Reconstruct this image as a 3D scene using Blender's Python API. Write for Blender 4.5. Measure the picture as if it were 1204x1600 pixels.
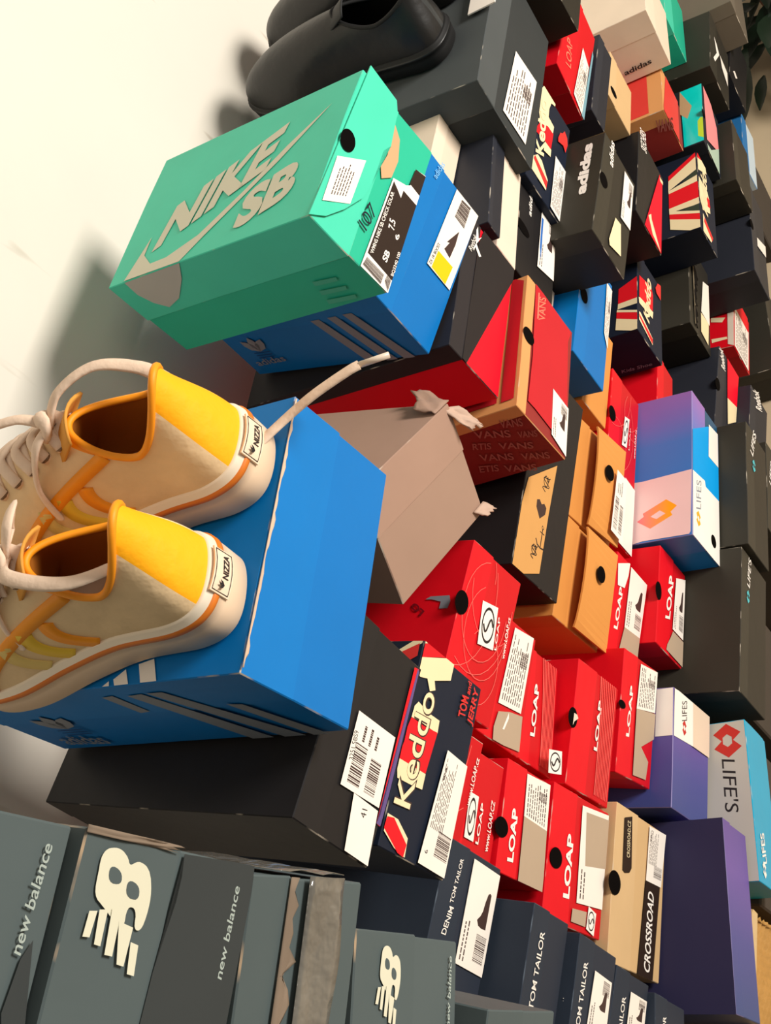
import bpy, bmesh, math, random
from mathutils import Vector, Matrix
R_=random.Random(7)
C=bpy.context.scene.collection
for o in list(bpy.data.objects): bpy.data.objects.remove(o)
CAM=[1.765962, 0.69056, 0.76357, -0.85613]
BOX={
 'B1':(0.3772, 0.5574, -0.6247, 0.0295, -0.0031, -0.033, 0.2394, 0.137, 0.3436),
 'B2':(0.2788, 0.5896, -0.7624, -0.0357, -0.0132, 0.1109, 0.1938, 0.1111, 0.3118),
 'B3':(0.2999, 0.599, -0.8919, -0.0512, 0.0286, 0.0166, 0.1986, 0.1208, 0.33),
 'B4a':(0.3198, 0.6634, -1.015, -0.1161, -0.0022, 0.004, 0.1233, 0.1126, 0.31),
 'B4b':(0.3241, 0.691, -1.1269, -0.025, -0.0027, -0.0038, 0.1273, 0.1072, 0.31),
 'B5':(0.3344, 0.6863, -1.2419, 0.0002, -0.0174, -0.0201, 0.1354, 0.115, 0.31),
 'B6':(0.3261, 0.6808, -1.3826, -0.0042, -0.0411, -0.0293, 0.1701, 0.1577, 0.31),
 'B7':(0.3259, 0.6653, -1.5495, 0.0128, -0.0315, -0.005, 0.2122, 0.1681, 0.31),
 'B8':(0.3277, 0.5656, -1.6889, 0.1017, -0.0128, -0.017, 0.2681, 0.102, 0.31),
 'T1':(0.1829, 0.6509, -1.0686, -0.0434, 0.0041, 0.0405, 0.1505, 0.1184, 0.31),
 'T2':(0.1427, 0.6128, -1.187, -0.0408, 0.0531, 0.0151, 0.1602, 0.0977, 0.31),
 'T3':(0.1328, 0.6052, -1.3003, -0.0065, 0.0186, 0.0554, 0.1598, 0.1105, 0.31),
 'T4':(0.1188, 0.6111, -1.4137, -0.0487, 0.0206, 0.0402, 0.1599, 0.1094, 0.31),
 'T5':(0.108, 0.5959, -1.5266, 0.0818, 0.0173, 0.0268, 0.1596, 0.1094, 0.31),
 'N1':(-0.0258, 0.3843, -0.2674, -0.054, 0.0031, -0.1085, 0.2002, 0.11, 0.33),
 'N2':(-0.0138, 0.3805, -0.3785, -0.0513, 0.0013, -0.1034, 0.1998, 0.1069, 0.33),
 'N3':(-0.0004, 0.3867, -0.4908, -0.0689, 0.0278, -0.2021, 0.1994, 0.0934, 0.33),
 'N4':(-0.0066, 0.3869, -0.6023, 0.0604, -0.0015, -0.1397, 0.2005, 0.1101, 0.33),
 'N5':(-0.0268, 0.3853, -0.7128, -0.0744, 0.0351, -0.1471, 0.1996, 0.097, 0.33),
 'C0':(0.578, 0.64, -0.8604, -0.1151, 0.018, 0.5286, 0.1895, 0.1406, 0.33),
 'C1':(0.5015, 0.6615, -1.0426, -0.0938, -0.0051, -0.0019, 0.1901, 0.1175, 0.31),
 'C2':(0.4926, 0.6918, -1.1617, -0.0311, -0.0026, -0.0036, 0.162, 0.1158, 0.31),
 'C3':(0.4959, 0.7043, -1.2732, 0.0439, 0.0011, -0.0066, 0.1568, 0.102, 0.31),
 'C4':(0.5054, 0.6804, -1.3941, -0.0212, -0.0274, -0.0273, 0.1768, 0.1265, 0.31),
 'C5':(0.5737, 0.6741, -1.5235, -0.0363, -0.0231, -0.0859, 0.1853, 0.1198, 0.31),
 'C6':(0.5571, 0.6422, -1.6632, 0.0198, -0.0227, -0.0307, 0.1873, 0.1457, 0.31),
 'C7':(0.5231, 0.5724, -1.7969, 0.1171, 0.0012, -0.0072, 0.2575, 0.1068, 0.31),
 'D1':(0.8293, 0.7061, -1.2342, -0.04, 0.0067, -0.0298, 0.3271, 0.139, 0.31),
 'D2':(0.9122, 0.7024, -1.3822, -0.0178, -0.0944, -0.0357, 0.1725, 0.127, 0.31),
 'D3':(0.7364, 0.7059, -1.3858, -0.0361, -0.0402, -0.0074, 0.1641, 0.1437, 0.31),
 'D4':(0.7458, 0.7076, -1.5275, -0.0582, 0.0065, 0.0045, 0.1741, 0.1207, 0.31),
 'D5':(0.8156, 0.6838, -1.6479, 0.017, -0.0002, 0.0044, 0.1766, 0.1152, 0.31),
 'D6':(0.8172, 0.5868, -1.7765, 0.0164, 0.0043, 0.0096, 0.2647, 0.1364, 0.31),
 'E1':(0.8554, 0.6304, -0.6571, -0.0931, -0.0805, 0.0166, 0.2035, 0.1289, 0.3329),
 'E2':(0.9139, 0.6776, -0.8225, -0.151, -0.0176, 0.0217, 0.2184, 0.1302, 0.2924),
 'E3':(0.9262, 0.6731, -0.9511, 0.0436, -0.0267, 0.0162, 0.2202, 0.1201, 0.33),
 'E4':(0.9139, 0.6472, -1.0839, 0.0859, -0.05, 0.0532, 0.2306, 0.1292, 0.31),
 'F1':(1.36, 0.6713, -0.9263, 0.0305, 0.0285, 0.0161, 0.2839, 0.1721, 0.33),
 'F2':(1.3259, 0.6878, -1.0756, 0.0093, 0.0052, -0.0027, 0.2006, 0.1128, 0.31),
 'F3':(1.1501, 0.6948, -1.0906, 0.0818, 0.0042, 0.0057, 0.1898, 0.1161, 0.31),
 'F5':(1.1815, 0.704, -1.3058, 0.0192, 0.0056, 0.0066, 0.2228, 0.1161, 0.31),
 'F6':(1.1587, 0.7423, -1.4132, 0.0087, 0.0031, -0.0001, 0.1841, 0.0949, 0.31),
 'F7':(1.0378, 0.736, -1.5215, 0.0298, 0.0036, 0.0018, 0.3159, 0.1187, 0.31),
 'F8':(1.0613, 0.6355, -1.648, 0.0506, -0.0169, -0.0036, 0.2937, 0.1251, 0.31),
 'F9':(1.0854, 0.5848, -1.772, 0.0403, -0.006, -0.0093, 0.2543, 0.1154, 0.31),
 'F10':(1.146, 0.5878, -1.8906, 0.0373, 0.0003, -0.0002, 0.19, 0.115, 0.31),
 'G0':(1.6402, 0.6514, -0.9918, 0.0458, 0.0123, 0.0033, 0.1901, 0.1149, 0.31),
 'G1':(1.6065, 0.6919, -1.1225, -0.0044, 0.0834, 0.0148, 0.2051, 0.1238, 0.31),
 'G2':(1.6384, 0.6952, -1.2251, 0.0168, 0.0032, -0.0005, 0.1901, 0.0568, 0.31),
 'G3':(1.2929, 0.6273, -1.1921, -0.0116, 0.0056, 0.0066, 0.2025, 0.1216, 0.31),
 'G4':(1.7007, 0.7013, -1.3079, 0.0633, 0.0109, 0.0057, 0.1194, 0.1033, 0.31),
 'G5':(1.5545, 0.6828, -1.429, 0.044, 0.0287, -0.0093, 0.1964, 0.1293, 0.31),
 'G6':(1.4017, 0.7271, -1.5628, 0.0828, -0.0116, 0.0046, 0.1936, 0.118, 0.31),
 'G7':(1.2794, 0.7344, -1.6782, 0.0542, 0.0427, -0.0135, 0.1385, 0.0893, 0.31),
 'G8':(1.4289, 0.7081, -1.9334, -0.0195, -0.0034, 0.0022, 0.2008, 0.1189, 0.31),
 'G9':(1.4094, 0.6795, -2.0527, -0.0124, -0.0005, 0.0004, 0.1901, 0.1149, 0.31),
 'H1':(2.0853, 0.7097, -1.4392, 0.13, 0.0183, 0.0119, 0.1783, 0.1443, 0.31),
 'H2':(1.9411, 0.7196, -1.5748, 0.1168, 0.0192, 0.0057, 0.1391, 0.1203, 0.31),
 'H3':(1.9963, 0.686, -1.7128, 0.0794, 0.0275, 0.0067, 0.1864, 0.117, 0.31),
 'H4':(1.7588, 0.6782, -1.6931, 0.08, 0.0011, -0.0263, 0.2114, 0.1018, 0.31),
 'H5':(1.6186, 0.7307, -1.8094, 0.076, 0.0033, 0.0028, 0.2328, 0.1249, 0.31),
 'H6':(1.7136, 0.7298, -2.0739, 0.0424, 0.018, 0.013, 0.1587, 0.118, 0.31),
 'H7':(1.8753, 0.6566, -1.9534, 0.0827, 0.0116, -0.0091, 0.275, 0.1137, 0.31),
 'I1':(2.2367, 0.6818, -1.7276, 0.0547, 0.017, 0.0058, 0.19, 0.1365, 0.31),
 'H1b':(2.2719, 0.7394, -1.589, 0.1148, 0.0172, 0.0058, 0.1896, 0.1369, 0.31),
 'F4':(1.1109, 0.7424, -1.1979, 0.0031, -0.0176, -0.01, 0.1597, 0.0842, 0.31),
 'P3':(1.1375, 0.6886, -0.9972, 0.0717, 0.019, -0.0199, 0.1825, 0.056, 0.31),
 'P2':(1.1371, 0.6817, -0.9476, 0.0905, 0.0113, -0.0056, 0.1736, 0.0356, 0.31),
 'J1':(2.4663, 0.6572, -1.7489, 0.1205, 0.0005, 0.0024, 0.1901, 0.1289, 0.31),
 'K1':(2.384, 0.6935, -1.8826, 0.0205, 0.0152, 0.009, 0.1818, 0.1299, 0.31),
 'J3':(1.9949, 0.6584, -1.835, 0.0897, -0.0049, -0.0043, 0.1911, 0.1138, 0.31),
 'J4':(2.224, 0.7028, -2.0032, 0.0812, -0.0124, -0.0075, 0.1817, 0.0973, 0.31),
 'K8':(1.8244, 0.7058, -2.2492, 0.1354, -0.0007, -0.0042, 0.2731, 0.115, 0.31),
}
GFX=[
 ['poly','B1','t','print','white',[[-0.1193,0.1301],[-0.1141,0.1328],[-0.1066,0.1211],[-0.1193,0.1147]]],
 ['poly','B1','t','print','white',[[-0.1193,0.1013],[-0.1036,0.1077],[-0.1006,0.0919],[-0.1193,0.084]]],
 ['poly','B1','t','print','white',[[-0.1193,0.1438],[-0.1151,0.1374],[-0.1193,0.136]]],
 ['poly','B1','l','print','greyprint',[[-0.1635,0.0505],[-0.1502,0.0519],[-0.1464,0.0127],[-0.1584,0.0107]]],
 ['poly','B1','l','print','greyprint',[[-0.1016,-0.0681],[-0.1357,0.0488],[-0.119,0.0501],[-0.0783,-0.0678],[-0.0799,-0.0681]]],
 ['poly','B1','l','print','greyprint',[[-0.0665,-0.0681],[-0.113,0.0504],[-0.0965,0.0501],[-0.0439,-0.0681]]],
 ['poly','B1','l','print','greyprint',[[-0.0359,-0.0681],[-0.0605,0.0142],[-0.0464,0.0113],[-0.0193,-0.0681]]],
 ['text', 'B1', 'l', 'lettering', 'greyprint', 'adidas', [[-0.3165, -0.0514], [-0.2626, -0.0557], [-0.2945, -0.0297]], 0.01, 0],
 ['trefoil','B1','l','logo','greyprint',[[-0.2738,-0.0051]],0.03],
 ['label','B2','f','label','paper',[[-0.0488,0.0119],[0.0174,0.016],[0.0197,-0.0425],[-0.0453,-0.0468]],'bar2'],
 ['text', 'B2', 'f', 'lettering', 'ink', '3251.5BS9', [[-0.0239, 0.0051], [0.0014, 0.0087], [-0.0259, 0.0109]], 0, 0],
 ['label','B2','f','label','paper',[[-0.0949,-0.0172],[-0.0479,-0.0082],[-0.0482,-0.0465],[-0.0949,-0.0533]],'blank'],
 ['text', 'B2', 'f', 'lettering', 'ink', '41', [[-0.0609, -0.0323], [-0.0533, -0.0321], [-0.0624, -0.0248]], 0, 0],
 ['poly','B2','f','print','red',[[-0.059,-0.0543],[-0.0584,-0.0488],[0.0909,-0.0419],[0.0923,-0.0491]]],
 ['poly','B2','f','print','violet',[[-0.0584,-0.0488],[-0.0585,-0.0552],[-0.031,-0.0552],[0.0903,-0.0501],[0.0924,-0.047],[-0.0495,-0.0509]]],
 ['poly','B3','t','print','cream',[[0.0893,0.0279],[0.0989,0.0127],[0.0989,0.0016],[0.0964,0.0019],[0.0868,0.0249]]],
 ['poly','B3','t','print','redc',[[0.0868,0.0249],[0.0964,0.0046],[0.0834,0.0041],[0.0792,0.0113]]],
 ['poly','B3','f','print','cream',[[0.0989,0.06],[0.0989,0.0553],[0.0967,0.06]]],
 ['poly','B3','f','print','red',[[0.0965,0.06],[0.0989,0.0543],[0.0989,0.0206],[0.0826,0.06]]],
 ['poly','B3','f','print','cream',[[0.0657,0.06],[0.0825,0.06],[0.0989,0.0187],[0.0989,0.0027],[0.0817,0.0029],[0.0702,0.0306],[0.0623,0.0257],[0.0577,0.0349],[0.0673,0.0436],[0.0638,0.056]]],
 ['poly','B3','f','print','cream',[[0.0353,0.0546],[0.0413,0.0496],[0.0378,0.0296],[0.0381,0.0076],[0.0254,0.0065],[0.025,0.0442],[0.0238,0.0557]]],
 ['poly','B3','f','print','red',[[0.0238,0.0557],[0.0236,0.033],[0.0262,0.0068],[-0.0165,0.0124],[-0.0186,0.0347],[-0.0183,0.06],[-0.0068,0.06],[-0.0008,0.0586],[0.0132,0.0586]]],
 ['poly','B3','f','print','cream',[[-0.0279,0.06],[-0.018,0.06],[-0.0173,0.0353],[-0.0169,0.0122],[-0.032,0.0125],[-0.0338,0.0298],[-0.0352,0.0568]]],
 ['poly','B3','f','print','cream',[[-0.0686,0.0594],[-0.0689,0.041],[-0.0801,0.019],[-0.0972,0.0174],[-0.0941,0.0373],[-0.0846,0.0594]]],
 ['poly','B3','f','print','red',[[-0.0783,0.06],[-0.0714,0.059],[-0.0695,0.0478],[-0.0859,0.0188],[-0.0977,0.0201],[-0.0965,0.0306],[-0.0823,0.06]]],
 ['text', 'B3', 'f', 'lettering', 'inkbrown', 'Keddo', [[-0.0558, 0.0264], [0.0584, 0.0231], [-0.0583, 0.0554]], 0.035, 0],
 ['text', 'B3', 'f', 'lettering', 'cream', 'Keddo', [[-0.0554, 0.0271], [0.0575, 0.024], [-0.0576, 0.0552]], 0.01, 0],
 ['text', 'B3', 'f', 'lettering', 'redc', 'TOM', [[0.0571, -0.0359], [0.0795, -0.0361], [0.0549, -0.0222]], 0.02, 0],
 ['text', 'B3', 'f', 'lettering', 'redc', 'and', [[0.0822, -0.0364], [0.0951, -0.036], [0.0818, -0.0289]], 0.02, 0],
 ['text', 'B3', 'f', 'lettering', 'redc', 'JERRY', [[0.0547, -0.0542], [0.093, -0.0546], [0.0554, -0.0411]], 0.02, 0],
 ['label','B3','f','label','paper',[[-0.0954,-0.0052],[0.0171,-0.0166],[0.0149,-0.0583],[-0.0968,-0.0565]],'std'],
 ['text', 'B3', 'f', 'lettering', 'ink', '6', [[-0.0838, -0.0178], [-0.0802, -0.0181], [-0.0846, -0.0121]], 0, 0],
 ['text', 'B4a', 'f', 'lettering', 'white', 'www.LOAP.cz', [[-0.0115, -0.0563], [0.0417, -0.0532], [-0.0112, -0.0484]], 0.01, 0],
 ['text', 'B4b', 'f', 'lettering', 'white', 'www.LOAP.CZ', [[-0.0424, -0.0415], [0.0173, -0.0418], [-0.0419, -0.0329]], 0.01, 0],
 ['loaplogo','B4b','f','logo','white',[[-0.0391,-0.0064],[0.0126,-0.0036],[-0.0389,0.0146]]],
 ['text', 'B4b', 'f', 'lettering', 'white', 'LOAP', [[-0.0394, -0.0177], [0.0081, -0.0173], [-0.0394, -0.011]], 0.015, 0],
 ['poly','B5','f','print','paper',[[0.0625,0.0095],[0.0651,-0.052],[0.0059,-0.0533],[0.0091,0.0067]]],
 ['label','B5','f','label','paper',[[0.0101,0.0069],[0.0625,0.0095],[0.0655,-0.0519],[0.0061,-0.0542]],'lines'],
 ['poly','B5','f','print','greycard',[[-0.0673,-0.0571],[-0.0673,0.005],[0.0101,0.0069],[0.0071,-0.054],[-0.0485,-0.0571]]],
 ['text', 'B5', 'f', 'lettering', 'white', 'LOAP', [[-0.0498, 0.0225], [0.0135, 0.0233], [-0.0513, 0.037]], 0.035, 0],
 ['hole','B5','f','finger_hole','hole',[[-0.0165,0.0576]],0.012,0.016],
 ['label','B6','f','label','paper',[[-0.0504,-0.0047],[0.0748,0.0001],[0.0807,-0.0769],[-0.0452,-0.0769]],'shoe'],
 ['poly','B6','f','print','greycard',[[0.0688,-0.0118],[0.0745,-0.0785],[0.0083,-0.0785],[-0.0004,-0.0198]]],
 ['poly','B6','f','print','greycard',[[-0.0593,0.005],[-0.0564,-0.0341],[-0.0753,-0.0332],[-0.0757,0.006]]],
 ['text', 'B6', 'f', 'lettering', 'white', 'LOAP', [[-0.0501, 0.0169], [0.0304, 0.0186], [-0.0512, 0.0338]], 0.035, 0],
 ['hole','B6','f','finger_hole','hole',[[-0.0078,0.0591]],0.013,0.016],
 ['loaplogo','B6','f','logo','white',[[-0.0826,-0.0579],[-0.0537,-0.0604],[-0.0772,-0.0356]]],
 ['poly','B7','f','print','ink',[[-0.103,-0.0286],[0.0243,-0.0657],[0.0242,-0.0251],[-0.1022,-0.0113]]],
 ['poly','B7','f','print','brownblack',[[-0.1057,-0.0086],[0.023,-0.0201],[0.0252,-0.0696],[-0.1057,-0.0591]]],
 ['text', 'B7', 'f', 'lettering', 'white', 'CROSSROAD', [[-0.0972, -0.0479], [0.0117, -0.05], [-0.0978, -0.0279]], 0.02, 1],
 ['poly','B7','f','print','brownblack',[[0.019,0.0564],[0.0908,0.0594],[0.0986,0.0357],[0.0279,0.0284],[0.0202,0.0347],[0.0167,0.0488]]],
 ['text', 'B7', 'f', 'lettering', 'cream', 'CROSSROAD.CZ', [[0.0404, 0.0363], [0.091, 0.0396], [0.039, 0.0459]], 0, 0],
 ['label','B7','f','label','paper',[[0.023,-0.0201],[0.1015,-0.0233],[0.1041,-0.0821],[0.0248,-0.0724]],'std'],
 ['hole','B7','f','finger_hole','hole',[[-0.0036,0.0791]],0.016,0.019],
 ['label','T1','f','label','paper',[[-0.0393,0.0016],[0.0682,0.0026],[0.0669,-0.0572],[-0.0411,-0.0571]],'shoebar'],
 ['text', 'T1', 'f', 'lettering', 'white', 'TOM TAILOR', [[0.0139, 0.0275], [0.0609, 0.0233], [0.0137, 0.0342]], 0.01, 0],
 ['text', 'T1', 'f', 'lettering', 'white', 'DENIM', [[-0.0186, 0.03], [0.0105, 0.0241], [-0.0189, 0.0389]], 0.01, 0],
 ['text', 'T2', 'f', 'lettering', 'white', 'TOM TAILOR', [[-0.0245, 0.0164], [0.0564, 0.0143], [-0.0246, 0.0283]], 0.01, 0],
 ['text', 'T2', 'f', 'lettering', 'white', 'tom-tailor.com', [[-0.0349, -0.0664], [0.0362, -0.0658], [-0.0352, -0.0578]], 0, 0],
 ['text', 'T3', 'f', 'lettering', 'white', 'TOM TAILOR', [[-0.0237, 0.0301], [0.0537, 0.0264], [-0.0249, 0.0413]], 0.01, 0],
 ['label','T3','f','label','paper',[[-0.0161,0.012],[0.0499,0.0051],[0.0478,-0.046],[-0.0154,-0.0436]],'shoe'],
 ['text', 'T4', 'f', 'lettering', 'white', 'TOM TAILOR', [[-0.0277, 0.0185], [0.051, 0.0166], [-0.0285, 0.0301]], 0.01, 0],
 ['label','T4','f','label','paper',[[0.0113,0.0034],[0.0599,0.0041],[0.0592,-0.0505],[0.0129,-0.0527]],'shoe'],
 ['text', 'T5', 'f', 'lettering', 'white', 'TOM TAILOR', [[-0.0201, 0.0393], [0.0572, 0.0169], [-0.0204, 0.0502]], 0.01, 0],
 ['poly','N2','f','print','nbdark',[[0.0995,-0.0427],[0.0978,-0.0041],[0.0883,-0.0054],[0.0774,-0.0051],[0.0639,-0.0028],[0.048,-0.0002],[0.0278,0.0008],[0.0106,-0.002],[0.0115,-0.053],[0.0882,-0.053],[0.0995,-0.0517]]],
 ['poly','N1','f','print','nbdark',[[0.0474,-0.0443],[0.0279,-0.0418],[0.0093,-0.0481],[0.0094,-0.0541],[0.0251,-0.0541],[0.0548,-0.048]]],
 ['text', 'N1', 'f', 'lettering', 'nbtext', 'new balance', [[0.0486, -0.0439], [0.0903, -0.0461], [0.0499, -0.0389]], 0.01, 0],
 ['text', 'N2', 'f', 'lettering', 'nbtext', 'new balance', [[0.048, -0.044], [0.0887, -0.0443], [0.049, -0.0398]], 0.01, 0],
 ['text', 'N3', 'f', 'lettering', 'nbtext', 'new balance', [[0.0509, -0.0274], [0.0902, -0.0252], [0.0523, -0.0216]], 0.01, 0],
 ['text', 'N4', 'f', 'lettering', 'nbtext', 'new balance', [[0.0501, -0.0458], [0.0901, -0.0469], [0.0512, -0.0419]], 0.01, 0],
 ['poly','N2','f','logo','offw',[[0.0779,0.0423],[0.0804,0.0425],[0.0827,0.0426],[0.0847,0.0427],[0.0865,0.0429],[0.0881,0.0429],[0.0895,0.0428],[0.0907,0.0424],[0.0918,0.0418],[0.0926,0.041],[0.0933,0.04],[0.0937,0.0388],[0.094,0.0374],[0.0942,0.0359],[0.0941,0.0344],[0.0938,0.033],[0.0933,0.0316],[0.0925,0.0303],[0.0918,0.0292],[0.091,0.0284],[0.0902,0.0277],[0.0893,0.0272],[0.0889,0.0266],[0.0888,0.0259],[0.0892,0.025],[0.0899,0.0239],[0.0904,0.0227],[0.0906,0.0214],[0.0904,0.02],[0.09,0.0184],[0.0894,0.017],[0.0885,0.0158],[0.0875,0.0147],[0.0863,0.0139],[0.0849,0.013],[0.0831,0.0123],[0.0812,0.0116],[0.0789,0.011],[0.0765,0.0106],[0.0739,0.0105],[0.0711,0.0106],[0.0681,0.011],[0.0659,0.0115],[0.0644,0.0123],[0.0636,0.0133],[0.0635,0.0145],[0.064,0.0155],[0.065,0.0162],[0.0666,0.0166],[0.0687,0.0168],[0.0703,0.0174],[0.0714,0.0182],[0.0721,0.0193],[0.0722,0.0207],[0.0718,0.0217],[0.0706,0.0223],[0.0689,0.0225],[0.0664,0.0223],[0.0648,0.0225],[0.064,0.0232],[0.0639,0.0244],[0.0646,0.026],[0.0655,0.0276],[0.0665,0.0293],[0.0675,0.0311],[0.0688,0.0329],[0.0699,0.0347],[0.0709,0.0364],[0.0719,0.038],[0.0728,0.0396],[0.0741,0.0409],[0.0758,0.0418]]],
 ['poly','N2','f','logo','nbl',[[0.0867,0.0348],[0.0863,0.033],[0.0856,0.0315],[0.0847,0.0304],[0.0836,0.0296],[0.0821,0.0292],[0.0811,0.0294],[0.0804,0.0302],[0.0801,0.0316],[0.0801,0.0335],[0.0806,0.035],[0.0815,0.0361],[0.0829,0.0368],[0.0846,0.0371],[0.0858,0.0369],[0.0865,0.0361]]],
 ['poly','N2','f','logo','nbl',[[0.0824,0.0232],[0.0819,0.0212],[0.0811,0.0197],[0.0801,0.0186],[0.0788,0.018],[0.0772,0.0177],[0.0762,0.0181],[0.0755,0.0189],[0.0754,0.0204],[0.0756,0.0223],[0.0763,0.0238],[0.0773,0.0249],[0.0787,0.0255],[0.0805,0.0257],[0.0817,0.0254],[0.0823,0.0246]]],
 ['poly','N2','f','logo','offw',[[0.0682,0.0427],[0.0687,0.0385],[0.0583,0.0394],[0.0582,0.0432]]],
 ['poly','N2','f','logo','offw',[[0.0693,0.0376],[0.0699,0.0331],[0.0555,0.0327],[0.0559,0.0363]]],
 ['poly','N2','f','logo','offw',[[0.0705,0.0311],[0.0688,0.0257],[0.0522,0.0252],[0.0525,0.0296]]],
 ['poly','N2','f','logo','offw',[[0.066,0.0259],[0.0644,0.0173],[0.0489,0.0178],[0.0494,0.0219]]],
 ['poly','N2','f','logo','offw',[[0.0587,0.0169],[0.0578,0.0122],[0.0457,0.0109],[0.0462,0.0151]]],
 ['poly','N4','f','logo','offw',[[0.079,0.0313],[0.0812,0.0311],[0.0832,0.0308],[0.085,0.0306],[0.0866,0.0304],[0.088,0.0302],[0.0892,0.0299],[0.0902,0.0295],[0.0911,0.0289],[0.0917,0.0282],[0.0922,0.0274],[0.0925,0.0265],[0.0926,0.0256],[0.0926,0.0245],[0.0923,0.0235],[0.092,0.0226],[0.0914,0.0218],[0.0906,0.021],[0.0899,0.0204],[0.0891,0.0199],[0.0884,0.0196],[0.0876,0.0194],[0.0871,0.0191],[0.087,0.0186],[0.0872,0.0179],[0.0878,0.0171],[0.0881,0.0162],[0.0881,0.0153],[0.0878,0.0144],[0.0873,0.0134],[0.0866,0.0126],[0.0858,0.0119],[0.0849,0.0114],[0.0838,0.011],[0.0824,0.0107],[0.0809,0.0104],[0.0792,0.0103],[0.0772,0.0102],[0.0751,0.0103],[0.0729,0.0106],[0.0705,0.0111],[0.068,0.0118],[0.0661,0.0125],[0.0649,0.0132],[0.0643,0.014],[0.0644,0.0148],[0.0648,0.0153],[0.0658,0.0156],[0.0671,0.0157],[0.0689,0.0155],[0.0704,0.0156],[0.0714,0.016],[0.072,0.0166],[0.0723,0.0175],[0.072,0.0183],[0.071,0.0188],[0.0695,0.0192],[0.0674,0.0195],[0.0661,0.0199],[0.0654,0.0205],[0.0654,0.0212],[0.0662,0.0222],[0.067,0.0232],[0.068,0.0242],[0.0691,0.0252],[0.0703,0.0263],[0.0714,0.0273],[0.0724,0.0283],[0.0734,0.0293],[0.0744,0.0303],[0.0756,0.0309],[0.0771,0.0313]]],
 ['poly','N4','f','logo','nbl',[[0.086,0.0249],[0.0855,0.0237],[0.0848,0.0228],[0.0839,0.0222],[0.0828,0.0219],[0.0815,0.0218],[0.0806,0.0221],[0.0801,0.0227],[0.08,0.0237],[0.0802,0.025],[0.0807,0.0259],[0.0816,0.0265],[0.0828,0.0268],[0.0844,0.0268],[0.0854,0.0264],[0.086,0.0258]]],
 ['poly','N4','f','logo','nbl',[[0.0812,0.0177],[0.0806,0.0165],[0.0798,0.0156],[0.0788,0.015],[0.0777,0.0148],[0.0763,0.0149],[0.0754,0.0153],[0.075,0.0159],[0.0749,0.0169],[0.0753,0.0181],[0.076,0.019],[0.077,0.0196],[0.0783,0.0198],[0.0798,0.0197],[0.0808,0.0193],[0.0813,0.0186]]],
 ['poly','N4','f','logo','offw',[[0.0706,0.033],[0.0707,0.0301],[0.0617,0.0323],[0.0619,0.035]]],
 ['poly','N4','f','logo','offw',[[0.0711,0.0294],[0.0712,0.0262],[0.0588,0.0282],[0.0594,0.0306]]],
 ['poly','N4','f','logo','offw',[[0.0716,0.0248],[0.0697,0.0214],[0.0554,0.0235],[0.0559,0.0265]]],
 ['poly','N4','f','logo','offw',[[0.0673,0.022],[0.0653,0.0165],[0.052,0.0191],[0.0527,0.0217]]],
 ['poly','N4','f','logo','offw',[[0.0604,0.0171],[0.0593,0.0141],[0.0488,0.015],[0.0496,0.0177]]],
 ['looplines','C1','f','print','pinkline',[]],
 ['looplines','B4a','f','print','pinkline',[]],
 ['looplines','F7','f','print','pinkline',[]],
 ['poly','C1','t','print','greyprint',[[0.0189,0.048],[0.0227,0.0419],[0.024,0.0157],[0.0166,0.0126],[0.0078,0.0143],[0.0074,0.0258],[0.0162,0.0259],[0.0189,0.0396]]],
 ['text', 'C1', 't', 'lettering', 'darkredp', 'LO', [[0.004, 0.0449], [0.0158, 0.0627], [0.0018, 0.055]], 0.05, 0],
 ['hole','C1','f','finger_hole','hole',[[0.0167,0.056]],0.014,0.014],
 ['loaplogo','C1','f','logo','white',[[-0.0076,-0.0275],[0.0432,-0.0186],[-0.0134,0.007]]],
 ['text', 'C1', 'f', 'lettering', 'white', 'LOAP', [[-0.0048, -0.0342], [0.0348, -0.0278], [-0.0061, -0.0296]], 0.01, 0],
 ['text', 'C1', 'f', 'lettering', 'white', 'www.LOAP.cz', [[-0.0078, -0.0553], [0.0434, -0.0496], [-0.0084, -0.0488]], 0.01, 0],
 ['label','C2','f','label','paper',[[-0.0323,0.0124],[0.0728,0.0009],[0.079,-0.0495],[-0.0263,-0.045]],'lines'],
 ['poly','C2','f','print','greycard',[[-0.0425,0.0091],[-0.0339,-0.0173],[-0.0284,-0.05],[-0.0729,-0.055],[-0.0779,-0.0144],[-0.0791,0.0117],[-0.0639,0.0145]]],
 ['poly','C2','f','print','white',[[-0.0595,-0.0066],[-0.0355,-0.0157],[-0.0421,-0.0178],[-0.0591,-0.0106]]],
 ['text', 'C3', 'f', 'lettering', 'white', 'LOAP', [[-0.0385, 0.007], [0.0348, 0.0032], [-0.0411, 0.0197]], 0.03, 0],
 ['wave','C3','f','print','pinkline',[[0.0731,-0.0308],[-0.0686,-0.0057],[0.0686,-0.0434],[-0.0536,-0.0524]]],
 ['text', 'C4', 'f', 'lettering', 'white', 'LOAP', [[-0.0207, -0.0132], [0.0519, -0.014], [-0.0215, -0.003]], 0.03, 0],
 ['wave','C4','f','print','pinkline',[[0.0884,-0.0493],[-0.0324,-0.0285],[0.0889,-0.0673],[-0.0179,-0.0772]]],
 ['hole','C4','f','finger_hole','hole',[[0.0024,0.065]],0.014,0.013],
 ['poly','C4','f','print','palecream',[[0.0094,0.0629],[0.0098,0.0545],[0.0061,0.0495],[-0.0017,0.06],[-0.0074,0.0628],[-0.0074,0.0629]]],
 ['loaplogo','C4','f','logo','white',[[-0.0808,0.0795],[-0.051,0.0845],[-0.0881,0.1138]]],
 ['text', 'C5', 'f', 'lettering', 'white', 'LOAP', [[-0.0335, 0.0264], [0.0439, 0.024], [-0.0349, 0.0371]], 0.03, 0],
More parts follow.
